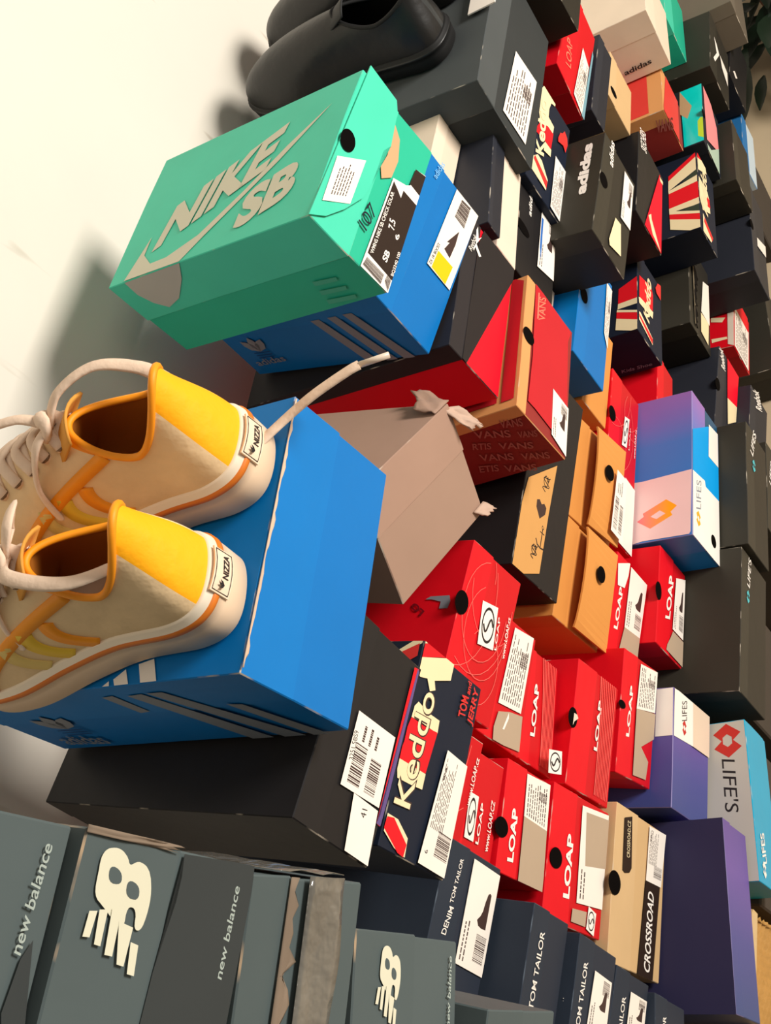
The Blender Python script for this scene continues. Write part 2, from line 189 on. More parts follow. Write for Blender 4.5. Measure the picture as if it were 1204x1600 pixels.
 ['label','C5','f','label','paper',[[0.0142,0.0077],[0.0849,0.0034],[0.0898,-0.0579],[0.025,-0.0579]],'lines'],
 ['poly','C5','f','print','greycard',[[0.0142,0.0077],[0.0238,-0.0595],[-0.0155,-0.0595],[-0.0376,-0.0168],[-0.0539,-0.0448],[-0.0818,-0.0401],[-0.0844,0.0045]]],
 ['hole','C5','f','finger_hole','hole',[[0.0072,0.057]],0.006,0.012],
 ['poly','C6','t','print','white',[[0.0917,0.0281],[0.0929,0.0019],[0.0166,0.0006],[0.0156,0.029]]],
 ['poly','C6','f','print','white',[[0.0916,0.0725],[0.0932,0.056],[0.0932,-0.0025],[0.0226,-0.0049],[0.0166,0.0725]]],
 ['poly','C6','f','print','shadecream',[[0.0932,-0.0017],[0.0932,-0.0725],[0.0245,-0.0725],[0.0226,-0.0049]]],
 ['text', 'C6', 'f', 'lettering', 'ink', 'LIFES', [[0.0557, 0.0229], [0.088, 0.0237], [0.0488, 0.0423]], 0, 0],
 ['lotto','C6','f','logo','lottored',[[0.041,0.032]],0.013],
 ['text', 'C7', 't', 'lettering', 'ink', "LIFE'S", [[0.0668, 0.0427], [-0.0187, 0.0439], [0.0631, 0.0206]], 0, 0],
 ['lotto','C7','t','logo','lottored',[[0.0965,0.0306]],0.03],
 ['text', 'C7', 'f', 'lettering', 'white', 'LIFES', [[-0.0918, 0.0122], [-0.0442, 0.0126], [-0.0985, 0.0327]], 0.02, 0],
 ['lotto','C7','f','logo','white',[[-0.1051,0.0271]],0.014],
 ['poly','D1','f','print','kraft',[[-0.0683,0.0691],[-0.0271,0.0616],[0.0314,-0.0121],[-0.0544,-0.0074],[-0.1444,-0.0054],[-0.1631,0.0364],[-0.1631,0.0691]]],
 ['anchor','D1','f','print','ink',[[-0.0918,0.0029]],0.017],
 ['heart','D1','f','print','inkbrown',[[-0.0529,0.016]],0.018],
 ['swirl','D1','f','print','ink',[[-0.0112,0.0113]],0.016],
 ['swirl','D1','f','print','ink',[[-0.1208,0.0181]],0.014],
 ['label','D2','f','label','paper',[[-0.0746,-0.024],[0.0331,-0.0276],[0.0286,-0.0593],[-0.0813,-0.0615]],'bar2'],
 ['hole','D2','f','finger_hole','hole',[[0.0158,-0.0059]],0.013,0.013],
 ['hole','D3','f','finger_hole','hole',[[0.0197,-0.0112]],0.013,0.013],
 ['text', 'D4', 'f', 'lettering', 'white', 'LOAP', [[-0.0332, 0.0266], [0.0382, 0.0268], [-0.0361, 0.0405]], 0.03, 0],
 ['label','D4','f','label','paper',[[-0.0183,0.0028],[0.0841,0.0093],[0.084,-0.058],[-0.0116,-0.058]],'shoebar'],
 ['poly','D4','f','print','greycard',[[-0.0183,0.0028],[-0.0116,-0.058],[-0.0573,-0.0597],[-0.0803,-0.0594],[-0.0832,0.0136],[-0.0515,0.0093]]],
 ['poly','D4','f','print','white',[[0.0672,0.057],[0.0867,0.018],[0.0867,0.0149],[0.0652,0.0151],[0.0403,0.0224],[0.034,0.0473]]],
 ['text', 'D5', 'f', 'lettering', 'white', 'LOAP', [[-0.0248, 0.006], [0.0592, -0.0032], [-0.0318, 0.0266]], 0.03, 0],
 ['hole','D5','f','finger_hole','hole',[[0.0031,0.0587]],0.016,0.013],
 ['label','D5','f','label','paper',[[-0.0364,-0.0081],[0.0613,-0.0135],[0.0777,-0.0555],[-0.0365,-0.0556]],'shoebar'],
 ['poly','D5','f','print','greycard',[[-0.0395,-0.0099],[-0.0393,-0.0571],[-0.0442,-0.0572],[-0.0843,-0.0572],[-0.0827,0.0149],[-0.0718,0.0115],[-0.0551,-0.0007]]],
 ['text', 'D6', 'f', 'lettering', 'white', "LIFE'S", [[0.071, 0.0267], [0.1283, 0.02], [0.0638, 0.0436]], 0.01, 0],
 ['lotto','D6','f','logo','tealpink',[[0.052,0.0346]],0.013],
 ['poly','E1','t','print','offw',[[0.0652,0.0303],[0.0035,0.0876],[-0.039,0.1347],[-0.0724,0.1716],[-0.101,0.2008],[-0.1004,0.3016],[-0.0787,0.2946],[-0.04,0.2823],[-0.0684,0.281],[-0.0866,0.2601],[-0.0859,0.2314],[-0.0682,0.1846],[-0.0241,0.1312],[0.0244,0.0816]]],
 ['poly','E1','l','print','greyoff',[[-0.3006,0.0641],[-0.2008,0.0641],[-0.2205,0.0427],[-0.2528,0.0182],[-0.2797,0.0101],[-0.2943,0.0234],[-0.3026,0.042]]],
 ['text', 'E1', 't', 'lettering', 'offw', 'NIKE', [[-0.0678, 0.2676], [-0.0011, 0.1057], [-0.0012, 0.256]], 0.05, 0],
 ['text', 'E1', 't', 'lettering', 'offw', 'SB', [[-0.0852, 0.1223], [-0.0613, 0.0433], [-0.0275, 0.1219]], 0.05, 0],
 ['poly','E1','f','print','tan',[[0.0832,0.0015],[0.0716,-0.0126],[0.0464,-0.0202],[0.0216,-0.0186],[0.0093,-0.006],[0.0207,0.0001],[0.0407,-0.0033]]],
 ['label','E1','f','label','paper',[[-0.0779,0.0579],[-0.0197,0.0595],[0.0069,0.0232],[-0.0536,0.0239]],'text'],
 ['hole','E1','f','finger_hole','hole',[[0.0069,0.0538]],0.013,0.011],
 ['poly','E1','f','print','white',[[-0.1014,-0.0641],[-0.1014,-0.0174],[0.0232,-0.021],[0.0304,-0.0412],[0.0355,-0.047],[0.0592,-0.047],[0.0642,-0.0641]]],
 ['poly','E1','f','print','brownblack',[[-0.0844,-0.0641],[-0.0812,-0.0205],[0.0205,-0.0231],[0.0159,-0.0318],[0.0107,-0.0398],[0.0217,-0.04],[0.0212,-0.0641]]],
 ['poly','E1','f','print','brownblack',[[0.0351,-0.0641],[0.0366,-0.0455],[0.0592,-0.047],[0.0634,-0.0641]]],
 ['text', 'E1', 'f', 'lettering', 'white', 'WMNS NIKE SB CHECK SOLAR', [[-0.0769, -0.0281], [0.0089, -0.029], [-0.0788, -0.0231]], 0.01, 0],
 ['text', 'E1', 'f', 'lettering', 'white', '7.5', [[-0.0315, -0.0451], [-0.0198, -0.043], [-0.0341, -0.0358]], 0.02, 0],
 ['text', 'E1', 'f', 'lettering', 'white', '6', [[-0.0373, -0.0543], [-0.0294, -0.0548], [-0.0392, -0.0484]], 0.02, 0],
 ['text', 'E1', 'f', 'lettering', 'white', 'SB', [[-0.0722, -0.0492], [-0.0574, -0.0495], [-0.0751, -0.0411]], 0.03, 1],
 ['text', 'E1', 'f', 'lettering', 'white', 'BQ3240 100', [[-0.0791, -0.0644], [-0.047, -0.0642], [-0.0808, -0.0594]], 0.01, 0],
 ['bars','E1','f','barcode','inkbrown',[[-0.0977,-0.019],[-0.0861,-0.0212],[-0.0868,-0.0508],[-0.0998,-0.0503]]],
 ['bars','E1','f','barcode','inkbrown',[[-0.0927,-0.0542],[-0.0838,-0.0547],[-0.0845,-0.0625],[-0.0998,-0.0625]]],
 ['text', 'E1', 'f', 'lettering', 'pen', '107', [[-0.0624, -0.0093], [-0.0311, -0.0151], [-0.0595, 0.0054]], 0, 0],
 ['poly','E1','l','print','palegreen',[[-0.0695,-0.018],[-0.0367,-0.021],[-0.0393,-0.0267],[-0.0709,-0.0248]]],
 ['poly','E1','l','print','palegreen',[[-0.0723,-0.0329],[-0.0359,-0.0363],[-0.0385,-0.0421],[-0.0736,-0.0398]]],
 ['poly','E1','l','print','palegreen',[[-0.0751,-0.048],[-0.0351,-0.0518],[-0.0377,-0.0577],[-0.0765,-0.0551]]],
 ['poly','E2','l','print','greyprint',[[-0.0943,-0.0647],[-0.1221,0.0262],[-0.1077,0.0268],[-0.0769,-0.0647]]],
 ['poly','E2','l','print','greyprint',[[-0.0653,-0.0647],[-0.0935,0.0274],[-0.0795,0.028],[-0.0484,-0.0647]]],
 ['poly','E2','l','print','greyprint',[[-0.0381,-0.0647],[-0.0679,0.0291],[-0.0534,0.0295],[-0.0209,-0.0647]]],
 ['trefoil','E2','l','logo','greyprint',[[-0.2453,-0.0108]],0.026],
 ['text', 'E2', 'l', 'lettering', 'greyprint', 'adidas', [[-0.2734, -0.0445], [-0.2187, -0.0407], [-0.2642, -0.032]], 0.01, 0],
 ['label','E2','f','label','paper',[[-0.0154,-0.0067],[0.1054,-0.0105],[0.1072,-0.0631],[-0.0155,-0.0591]],'blank'],
 ['poly','E2','f','print','yellow',[[-0.0139,-0.0156],[0.0126,-0.0171],[0.0137,-0.0507],[-0.015,-0.0482]]],
 ['poly','E2','f','print','inkbrown',[[0.0192,-0.04],[0.0224,-0.0255],[0.036,-0.0307],[0.0335,-0.0257],[0.0617,-0.0399],[0.0418,-0.0417]]],
 ['bars','E2','f','barcode','greyprint',[[0.0725,-0.0234],[0.1021,-0.0254],[0.1053,-0.045],[0.0721,-0.046]]],
 ['text', 'E2', 'f', 'lettering', 'ink', 'ZX 1K BOOST', [[-0.0123, -0.0135], [0.022, -0.0169], [-0.0132, -0.0084]], 0, 0],
 ['text', 'E2', 'f', 'lettering', 'paleblue', 'adidas', [[0.0864, 0.0283], [0.1143, 0.0234], [0.0849, 0.0375]], 0.01, 0],
 ['poly','E3','f','print','blackp',[[-0.1097,0.03],[-0.1097,0.0202],[0.0895,-0.0596],[0.1097,-0.0596],[0.1097,0.0223],[0.0815,0.0296],[-0.0286,0.0307]]],
 ['poly','E3','f','print','white',[[0.1039,0.0371],[0.0872,0.0323],[0.0949,0.0257],[0.0752,0.0353],[0.0651,0.021],[0.0604,0.0254],[0.0685,0.0366],[0.06,0.0389],[0.063,0.0408],[0.075,0.0366],[0.096,0.0396]]],
 ['text', 'E3', 'f', 'lettering', 'white', 'Reebok', [[0.0546, 0.0431], [0.0858, 0.0361], [0.0558, 0.0513]], 0, 0],
 ['poly','E4','t','print','reddull',[[0.1149,0.0243],[0.1149,0.0193],[0.1061,0.0056],[-0.1019,0.0055],[-0.1028,0.0243]]],
 ['poly','E4','f','print','reddull',[[0.1149,0.0446],[0.1149,0.0253],[0.1084,-0.0584],[0.084,-0.051],[-0.0338,-0.0593],[-0.0264,-0.0179],[-0.0941,-0.0228],[-0.0902,0.0224],[-0.0905,0.0411],[-0.0106,0.0383]]],
 ['text', 'E4', 'f', 'lettering', 'palered', 'VANS', [[0.0701, 0.0139], [0.1125, 0.0158], [0.0586, 0.0313]], 0.01, 0],
 ['poly','E4','f','print','palered',[[0.0573,0.0347],[0.1051,0.0367],[0.1074,0.0333],[0.062,0.0308]]],
 ['label','E4','f','label','paper',[[-0.1011,-0.0222],[-0.0258,-0.0188],[-0.0294,-0.0626],[-0.111,-0.0626]],'shoe'],
 ['hole','E4','f','finger_hole','hole',[[0.0126,0.0518]],0.012,0.014],
 ['text', 'E4', 'l', 'lettering', 'vansprint', 'VANS', [[-0.0418, 0.0337], [-0.0132, 0.0252], [-0.036, 0.0494]], 0.015, 0],
 ['text', 'E4', 'l', 'lettering', 'vansprint', 'VANS', [[-0.0837, 0.0295], [-0.0392, 0.0116], [-0.0783, 0.044]], 0.015, 0],
 ['text', 'E4', 'l', 'lettering', 'vansprint', 'VANS', [[-0.0316, 0.006], [-0.0074, -0.002], [-0.0266, 0.0187]], 0.015, 0],
 ['text', 'E4', 'l', 'lettering', 'vansprint', 'VANS', [[-0.0669, -0.004], [-0.0249, -0.0223], [-0.0615, 0.009]], 0.015, 0],
 ['text', 'E4', 'l', 'lettering', 'vansprint', 'RTIS', [[-0.0997, 0.0099], [-0.0765, 0.0006], [-0.0931, 0.0224]], 0.015, 0],
 ['text', 'E4', 'l', 'lettering', 'vansprint', 'VANS', [[-0.1034, -0.0164], [-0.0604, -0.0329], [-0.0983, -0.002]], 0.015, 0],
 ['text', 'E4', 'l', 'lettering', 'vansprint', 'VANS', [[-0.0507, -0.0376], [-0.0153, -0.0506], [-0.0464, -0.0237]], 0.015, 0],
 ['text', 'E4', 'l', 'lettering', 'vansprint', 'ETIS', [[-0.1181, -0.0381], [-0.0922, -0.0462], [-0.1122, -0.0244]], 0.015, 0],
 ['text', 'E4', 'l', 'lettering', 'vansprint', 'VANS', [[-0.0853, -0.0516], [-0.044, -0.0671], [-0.0806, -0.0374]], 0.015, 0],
 ['label','F1','f','label','paper',[[-0.1245,0.0144],[0.0113,0.0049],[0.0213,-0.0639],[-0.1201,-0.0564]],'lines'],
 ['poly','F2','f','print','cream',[[0.0614,0.056],[0.0701,0.056],[0.0985,0.042],[0.0999,0.0397],[0.0999,0.0013],[0.0947,0.0017],[0.0898,0.0135],[0.073,0.0175],[0.0566,0.0164],[0.0307,0.0406]]],
 ['poly','F2','f','print','cream',[[0.0297,0.0416],[0.0566,0.0164],[0.0542,-0.0032],[0.0395,-0.0026],[0.0366,0.0145],[0.0199,0.0406]]],
 ['poly','F2','f','print','red',[[0.01,0.0444],[0.0219,0.0386],[0.0379,0.0148],[0.0392,-0.0039],[0.0046,-0.0025],[0.0045,0.015],[-0.0029,0.0451]]],
 ['poly','F2','f','print','cream',[[0.0032,0.0171],[0.0049,-0.0037],[-0.0091,-0.0042],[-0.0158,0.0179]]],
 ['poly','F2','f','print','cream',[[-0.0783,0.0446],[-0.0511,0.0438],[-0.0386,0.0322],[-0.0392,0.0188],[-0.0574,-0.0049],[-0.0793,-0.0036]]],
 ['poly','F2','f','print','redc',[[-0.0559,0.0427],[-0.0467,0.04],[-0.0608,-0.0044],[-0.0753,-0.0039]]],
 ['text', 'F2', 'f', 'lettering', 'cream', 'Keddo', [[-0.028, 0.0164], [0.0822, 0.0271], [-0.0412, 0.0412]], 0.03, 0],
 ['poly','F2','f','print','redc',[[0.0463,-0.0191],[0.0617,-0.0236],[0.0668,-0.0304],[0.0773,-0.0361],[0.0716,-0.0466],[0.0594,-0.0505],[0.0398,-0.0466],[0.0466,-0.0373],[0.0398,-0.0205]]],
 ['label','F2','f','label','paper',[[-0.0956,-0.0219],[0.0062,-0.0184],[0.0062,-0.0544],[-0.098,-0.0544]],'lines'],
 ['text', 'F3', 'f', 'lettering', 'white', 'adidas', [[0.0361, 0.0236], [0.0921, 0.0229], [0.0294, 0.0333]], 0.02, 0],
 ['label','F3','f','label','paper',[[-0.0387,-0.0031],[0.0904,-0.0089],[0.0929,-0.0558],[-0.0244,-0.0561]],'shoe'],
 ['poly','F3','f','print','blueb',[[0.0032,-0.0074],[0.0659,-0.0091],[0.067,-0.0152],[-0.0178,-0.0127]]],
 ['hole','F3','f','finger_hole','hole',[[-0.0053,0.0479]],0.01,0.022],
 ['hole','F5','f','finger_hole','hole',[[0.0116,0.0414]],0.014,0.013],
 ['poly','F5','f','print','white',[[0.0996,0.048],[0.0962,0.0411],[0.1104,0.0353],[0.1025,0.0254],[0.1094,0.0116],[0.0936,0.011],[0.0864,0.0225],[0.0934,0.028],[0.0808,0.0404],[0.0842,0.0473],[0.0922,0.0404]]],
 ['label','F5','f','label','paper',[[-0.0038,-0.0393],[0.099,-0.0339],[0.0978,-0.0561],[-0.0254,-0.0561]],'lines'],
 ['loaplogo','F7','f','logo','white',[[0.0363,-0.0139],[0.0993,-0.0197],[0.0305,0.0063]]],
 ['text', 'F7', 'f', 'lettering', 'white', 'LOAP', [[0.0379, -0.0254], [0.0848, -0.0271], [0.037, -0.0222]], 0.01, 0],
 ['text', 'F7', 'f', 'lettering', 'white', 'www.LOAP.cz', [[0.0358, -0.0509], [0.0975, -0.0523], [0.0328, -0.0441]], 0, 0],
 ['label','F7','f','label','paper',[[-0.1559,-0.0024],[-0.0234,-0.0155],[-0.0263,-0.0573],[-0.1559,-0.0573]],'blank'],
 ['hole','F7','f','finger_hole','hole',[[0.0664,0.052]],0.014,0.014],
 ['poly','F8','t','print','palepink',[[-0.0228,0.1083],[-0.0239,0.0894],[-0.0189,0.0009],[-0.1401,0.003],[-0.1446,0.0058],[-0.143,0.0871],[-0.1457,0.1053]]],
 ['poly','F8','f','print','skyp',[[0.0644,0.0621],[0.116,-0.0132],[0.1271,-0.0621],[-0.0159,-0.0621],[-0.0206,0.003],[-0.0105,0.0063],[-0.02,0.0621]]],
 ['poly','F8','f','print','white',[[-0.1465,0.0621],[-0.02,0.0621],[-0.0105,0.0063],[-0.0206,0.003],[-0.0146,-0.0621],[-0.1459,-0.0621],[-0.1465,-0.0352]]],
 ['poly','F8','t','print','lottogr',[[-0.1033,0.0985],[-0.0954,0.0861],[-0.089,0.0881],[-0.0691,0.0461],[-0.0854,0.0268],[-0.0954,0.038],[-0.1023,0.0349],[-0.1212,0.0741]]],
 ['poly','F8','t','print','palepink',[[-0.0979,0.0741],[-0.0888,0.0574],[-0.0968,0.0472],[-0.1047,0.0633]]],
 ['text', 'F8', 'f', 'lettering', 'greyprint', 'LIFES', [[-0.0795, 0.0266], [-0.0201, 0.0231], [-0.0893, 0.0486]], 0, 0],
 ['lotto','F8','f','logo','lottogr',[[-0.1031,0.0376]],0.016],
 ['hole','F8','f','finger_hole','hole',[[-0.1112,-0.0325]],0.012,0.012],
 ['label','F8','f','label','paper',[[0.0515,-0.0126],[0.1221,-0.0155],[0.1282,-0.0605],[0.0557,-0.0605]],'blank'],
 ['text', 'F9', 'f', 'lettering', 'white', 'LIFES', [[0.0694, 0.0236], [0.1292, 0.0017], [0.061, 0.0418]], 0.01, 0],
 ['lotto','F9','f','logo','tealpink',[[0.0528,0.0187]],0.014],
 ['text', 'F10', 'f', 'lettering', 'white', 'LIFES', [[0.0091, 0.0325], [0.0634, 0.0213], [0.0023, 0.0485]], 0.01, 0],
 ['label','G1','f','label','paper',[[-0.0935,-0.0108],[0.0273,-0.018],[0.0145,-0.0509],[-0.1006,-0.0514]],'lines'],
 ['text', 'G1', 'f', 'lettering', 'palered', 'LOAP', [[-0.0622, 0.0136], [-0.0077, 0.0227], [-0.0717, 0.0352]], 0.01, 0],
 ['poly','G1','f','print','tray',[[-0.1022,-0.0502],[-0.1022,-0.0615],[0.0556,-0.0615],[0.0634,-0.0556],[-0.0038,-0.0536]]],
 ['text', 'G3', 't', 'lettering', 'white', 'adidas', [[-0.0213, 0.0207], [0.0858, 0.0202], [-0.0089, 0.0391]], 0.05, 0],
 ['text', 'G3', 'f', 'lettering', 'white', 'adidas', [[0.058, 0.0241], [0.1061, 0.0291], [0.046, 0.0399]], 0.02, 0],
 ['label','G3','f','label','paper',[[-0.0047,-0.0218],[0.0898,-0.0163],[0.0898,-0.0529],[-0.0006,-0.0588]],'shoe'],
 ['poly','G3','f','print','cream',[[-0.0739,0.0075],[-0.0209,-0.0046],[-0.0177,-0.0248],[-0.0727,-0.0374],[-0.0832,0.0033]]],
 ['hole','G3','f','finger_hole','hole',[[0.0105,0.0477]],0.012,0.014],
 ['hole','G4','f','finger_hole','hole',[[-0.0325,0.0317]],0.008,0.014],
 ['text', 'G5', 'f', 'lettering', 'white', 'SKECHERS', [[0.076, 0.0245], [0.1208, 0.0326], [0.0666, 0.0539]], 0.01, 0],
 ['poly','G5','f','print','redb',[[-0.0978,0.024],[0.0874,-0.0427],[0.0736,-0.0578],[-0.0978,-0.0594]]],
 ['poly','G5','f','print','cream',[[-0.0615,0.0083],[-0.0475,-0.0044],[-0.0577,-0.0077],[-0.0962,-0.0564],[-0.0878,-0.0147]]],
 ['poly','G5','f','print','cream',[[0.082,-0.0429],[0.0842,-0.0603],[0.0761,-0.0606],[0.0739,-0.0462]]],
 ['poly','G6','t','print','red',[[0.0128,0.0368],[0.0306,0.0004],[-0.0215,0.0004],[-0.0234,0.0378]]],
 ['poly','G6','t','print','cream',[[-0.0234,0.0378],[-0.0215,0.0004],[-0.0355,0.0004],[-0.0359,0.0388]]],
 ['poly','G6','t','print','cream',[[-0.0368,0.0399],[-0.0519,0.0004],[-0.0575,0.0004],[-0.0422,0.0405]]],
 ['poly','G6','t','print','red',[[-0.0422,0.0405],[-0.058,0.0004],[-0.0745,0.0004],[-0.0569,0.0409]]],
 ['poly','G6','t','print','cream',[[-0.0574,0.0409],[-0.0746,0.0004],[-0.0964,0.0004],[-0.0964,0.0124],[-0.084,0.0429]]],
 ['poly','G6','f','print','cream',[[-0.0168,0.0543],[-0.0122,0.0469],[-0.0011,-0.0136],[-0.0193,-0.0104],[-0.0292,0.0521]]],
 ['poly','G6','f','print','red',[[0.0398,0.0508],[0.0561,-0.0052],[0.0417,-0.014],[-0.0005,-0.011],[-0.0135,0.0518]]],
 ['poly','G6','f','print','cream',[[-0.07,0.0538],[-0.0851,-0.0082],[-0.0695,-0.0087],[-0.0487,0.0476],[-0.0507,0.0534]]],
 ['poly','G6','f','print','red',[[-0.0559,0.0535],[-0.0708,-0.0087],[-0.0836,-0.0068],[-0.0628,0.0527]]],
 ['text', 'G6', 'f', 'lettering', 'cream', 'Keddo', [[-0.0464, 0.0081], [0.0645, -0.0054], [-0.039, 0.0351]], 0.03, 0],
 ['poly','G6','f','print','redc',[[0.0707,-0.0265],[0.0908,-0.0378],[0.0964,-0.0495],[0.0964,-0.054],[0.0588,-0.0524],[0.061,-0.0314]]],
 ['text', 'G6', 'l', 'lettering', 'greyprint', 'Kids Shoe', [[-0.0765, -0.0457], [-0.0167, -0.0482], [-0.0735, -0.0364]], 0.01, 0],
 ['text', 'G8', 'f', 'lettering', 'white', 'Reebok', [[0.0612, 0.0181], [0.1009, 0.041], [0.0573, 0.0438]], 0.02, 0],
 ['hole','G8','f','finger_hole','hole',[[0.003,0.0575]],0.014,0.014],
 ['poly','G8','f','print','redb',[[0.1,0.013],[0.1,-0.059],[0.02,-0.059],[0.0072,-0.0017]]],
 ['poly','G8','f','print','cream',[[0.0072,-0.0017],[0.02,-0.059],[-0.0178,-0.059],[-0.0516,-0.0129]]],
 ['text', 'G9', 'f', 'lettering', 'white', 'Reebok', [[0.0725, -0.0203], [0.107, 0.0091], [0.0564, 0.022]], 0.02, 0],
 ['text', 'H1', 'l', 'lettering', 'ink', 'adidas', [[-0.0931, -0.0504], [-0.0335, -0.0484], [-0.0916, -0.0379]], 0.02, 0],
 ['text', 'H2', 'l', 'lettering', 'vansprint', 'VANS', [[-0.0328, 0.0117], [0.0006, 0.0029], [-0.0232, 0.0432]], 0.02, 0],
 ['poly','H2','f','print','redp',[[-0.0692,0.0597],[-0.0564,0.0597],[0.0692,0.0315],[0.0692,-0.0427],[-0.0692,-0.0325]]],
 ['poly','H3','f','print','pinkfoil',[[0.0928,0.0505],[0.0928,0.0131],[0.0884,-0.0065],[0.0501,-0.0396],[-0.0211,-0.0474],[-0.0676,0.0393]]],
 ['poly','H3','f','print','palegreen2',[[-0.0928,0.0325],[-0.0814,0.0408],[-0.0726,0.0114],[-0.0089,-0.0474],[-0.0928,-0.0428]]],
 ['poly','H3','t','print','cyan',[[0.0892,0.0483],[0.0915,0.0004],[-0.0896,0.0004],[-0.0914,0.0429]]],
 ['poly','H3','t','print','yellowg',[[-0.024,0.012],[-0.0143,0.0047],[-0.0182,0.0004],[-0.0812,0.0004],[-0.0707,0.0122]]],
 ['poly','H3','t','print','tan',[[0.0899,0.0495],[0.03,0.0234],[-0.0056,0.0338],[0.0173,0.051]]],
 ['hole','H3','f','finger_hole','hole',[[-0.006,0.0579]],0.01,0.012],
 ['poly','H4','t','print','red',[[0.0642,0.0628],[0.1053,0.0044],[0.1053,0.0034],[0.0933,0.0028],[0.0505,0.0632]]],
 ['poly','H4','t','print','cream',[[0.0505,0.0632],[0.0933,0.0028],[0.0565,0.0032],[0.0219,0.0641]]],
 ['poly','H4','t','print','greenp',[[0.0338,0.0349],[0.0569,0.0009],[0.0399,0.0005]]],
 ['poly','H4','t','print','cream',[[0.0219,0.0641],[0.0405,0.0016],[0.0225,0.002],[0.0139,0.0632]]],
 ['poly','H4','t','print','red',[[0.0139,0.0632],[0.0221,0.0013],[-0.0071,0.0004],[-0.0233,0.0004],[-0.0278,0.0638]]],
 ['poly','H4','t','print','cream',[[-0.0278,0.0638],[-0.0233,0.0004],[-0.0416,0.0004],[-0.0398,0.0637]]],
 ['poly','H4','t','print','greenp',[[-0.0599,0.0004],[-0.0437,0.0388],[-0.0404,0.0004]]],
 ['poly','H4','t','print','cream',[[-0.0348,0.0635],[-0.0608,0.0004],[-0.0674,0.0004],[-0.0443,0.0634]]],
 ['poly','H4','t','print','red',[[-0.0437,0.0633],[-0.0679,0.0004],[-0.0846,0.0004],[-0.0577,0.0631]]],
 ['poly','H4','t','print','cream',[[-0.0577,0.0631],[-0.0846,0.0004],[-0.1053,0.0004],[-0.1053,0.022],[-0.0856,0.0628]]],
 ['poly','H4','f','print','red',[[0.1033,0.0505],[0.1053,0.0478],[0.1053,0.0238],[0.0901,0.0505]]],
 ['poly','H4','f','print','cream',[[0.0901,0.0505],[0.1053,0.0238],[0.1053,0.0007],[0.0906,-0.0049],[0.0563,0.0505]]],
 ['poly','H4','f','print','cream',[[-0.0183,0.0505],[0.0379,0.0495],[0.0379,-0.0013],[0.0232,-0.0122],[-0.0148,-0.0135],[-0.0444,0.0346],[-0.0231,0.0505]]],
 ['poly','H4','f','print','red',[[0.0246,0.0069],[0.0232,-0.0122],[0.0022,-0.0158],[-0.0068,0.0014]]],
 ['poly','H4','f','print','cream',[[-0.1053,0.0392],[-0.0543,0.0359],[-0.0765,-0.021],[-0.0985,-0.0084],[-0.1053,0.0327]]],
 ['poly','H4','f','print','redc',[[-0.0584,0.0271],[-0.0765,-0.021],[-0.0905,-0.0146],[-0.0745,0.0322]]],
 ['text', 'H4', 'f', 'lettering', 'cream', 'Keddo', [[-0.0403, 0.0059], [0.0802, -0.0003], [-0.037, 0.043]], 0.03, 0],
 ['label','H5','f','label','paper',[[-0.0351,-0.0055],[0.063,-0.0235],[0.0796,-0.0605],[-0.036,-0.0576]],'blank'],
 ['poly','H5','f','print','cream',[[-0.0399,-0.0032],[-0.0351,-0.0511],[-0.0992,-0.0432],[-0.0938,-0.0006]]],
 ['label','H6','f','label','paper',[[-0.0774,0.057],[0.0385,0.055],[0.0414,-0.0494],[-0.0774,-0.0439]],'lines'],
 ['poly','H6','t','print','cream',[[-0.0458,0.0519],[-0.0489,0.0164],[-0.0555,0.0152],[-0.057,0.0506]]],
 ['poly','H6','t','print','cream',[[0.0177,0.0533],[0.0085,0.0198],[-0.0033,0.0272],[0.005,0.0533]]],
 ['poly','H6','f','print','red',[[0.079,0.0541],[0.079,-0.0439],[0.0382,-0.0452],[0.0369,0.0551]]],
 ['poly','H6','t','print','palecream',[[0.0323,0.0148],[0.0345,0.0004],[-0.078,0.0004],[-0.0712,0.014]]],
 ['hole','H7','f','finger_hole','hole',[[0.0011,0.0525]],0.013,0.013],
 ['label','H7','f','label','paper',[[-0.0347,0.017],[-0.0072,0.0152],[0.0241,-0.0548],[-0.0124,-0.0518]],'blank'],
 ['poly','I1','f','print','white',[[0.0355,0.0407],[0.0292,0.0223],[0.013,0.0042],[-0.0462,0.0365],[-0.0442,0.0474],[-0.002,0.0236]]],
 ['label','I1','f','label','paper',[[-0.011,-0.0135],[0.0177,0.0002],[0.0155,-0.0534],[-0.0293,-0.0546]],'blank'],
 ['label','K1','f','label','paper',[[-0.0589,0.0428],[-0.046,0.0312],[-0.0498,0.0106],[-0.0628,0.0223]],'blank'],
]
FLAP=[[-0.1027, 0.066], [-0.0886, 0.0463], [-0.0638, 0.0277], [-0.0333, 0.0104], [-0.0107, 0.0059], [0.0157, 0.0056], [0.0371, 0.0059], [0.0504, -0.0016], [0.0941, 0.0048], [0.1065, 0.0113], [0.112, 0.0585]]
ZC=2.315      # camera height over the floor
def s2l(c):
    c=c/255
    return c/12.92 if c<=.04045 else ((c+.055)/1.055)**2.4
# ---------------------------------------------------------------- camera
f_,a_,p_,ph_=CAM[0]*1000,CAM[1],CAM[2],CAM[3]
Fw=Vector((math.sin(a_)*math.cos(p_),math.cos(a_)*math.cos(p_),-math.sin(p_)))
Rt=Vector((math.cos(a_),-math.sin(a_),0)); Up=Rt.cross(Fw)
ir=math.cos(ph_)*Rt+math.sin(ph_)*Up; iu=-math.sin(ph_)*Rt+math.cos(ph_)*Up
cam=bpy.data.cameras.new('camera'); co=bpy.data.objects.new('camera',cam); C.objects.link(co)
m=Matrix((ir,iu,-Fw)).transposed().to_4x4(); m.translation=(0,0,ZC); co.matrix_world=m
cam.sensor_fit='HORIZONTAL'; cam.sensor_width=36; cam.lens=f_/1204*36; cam.clip_start=.02
bpy.context.scene.camera=co
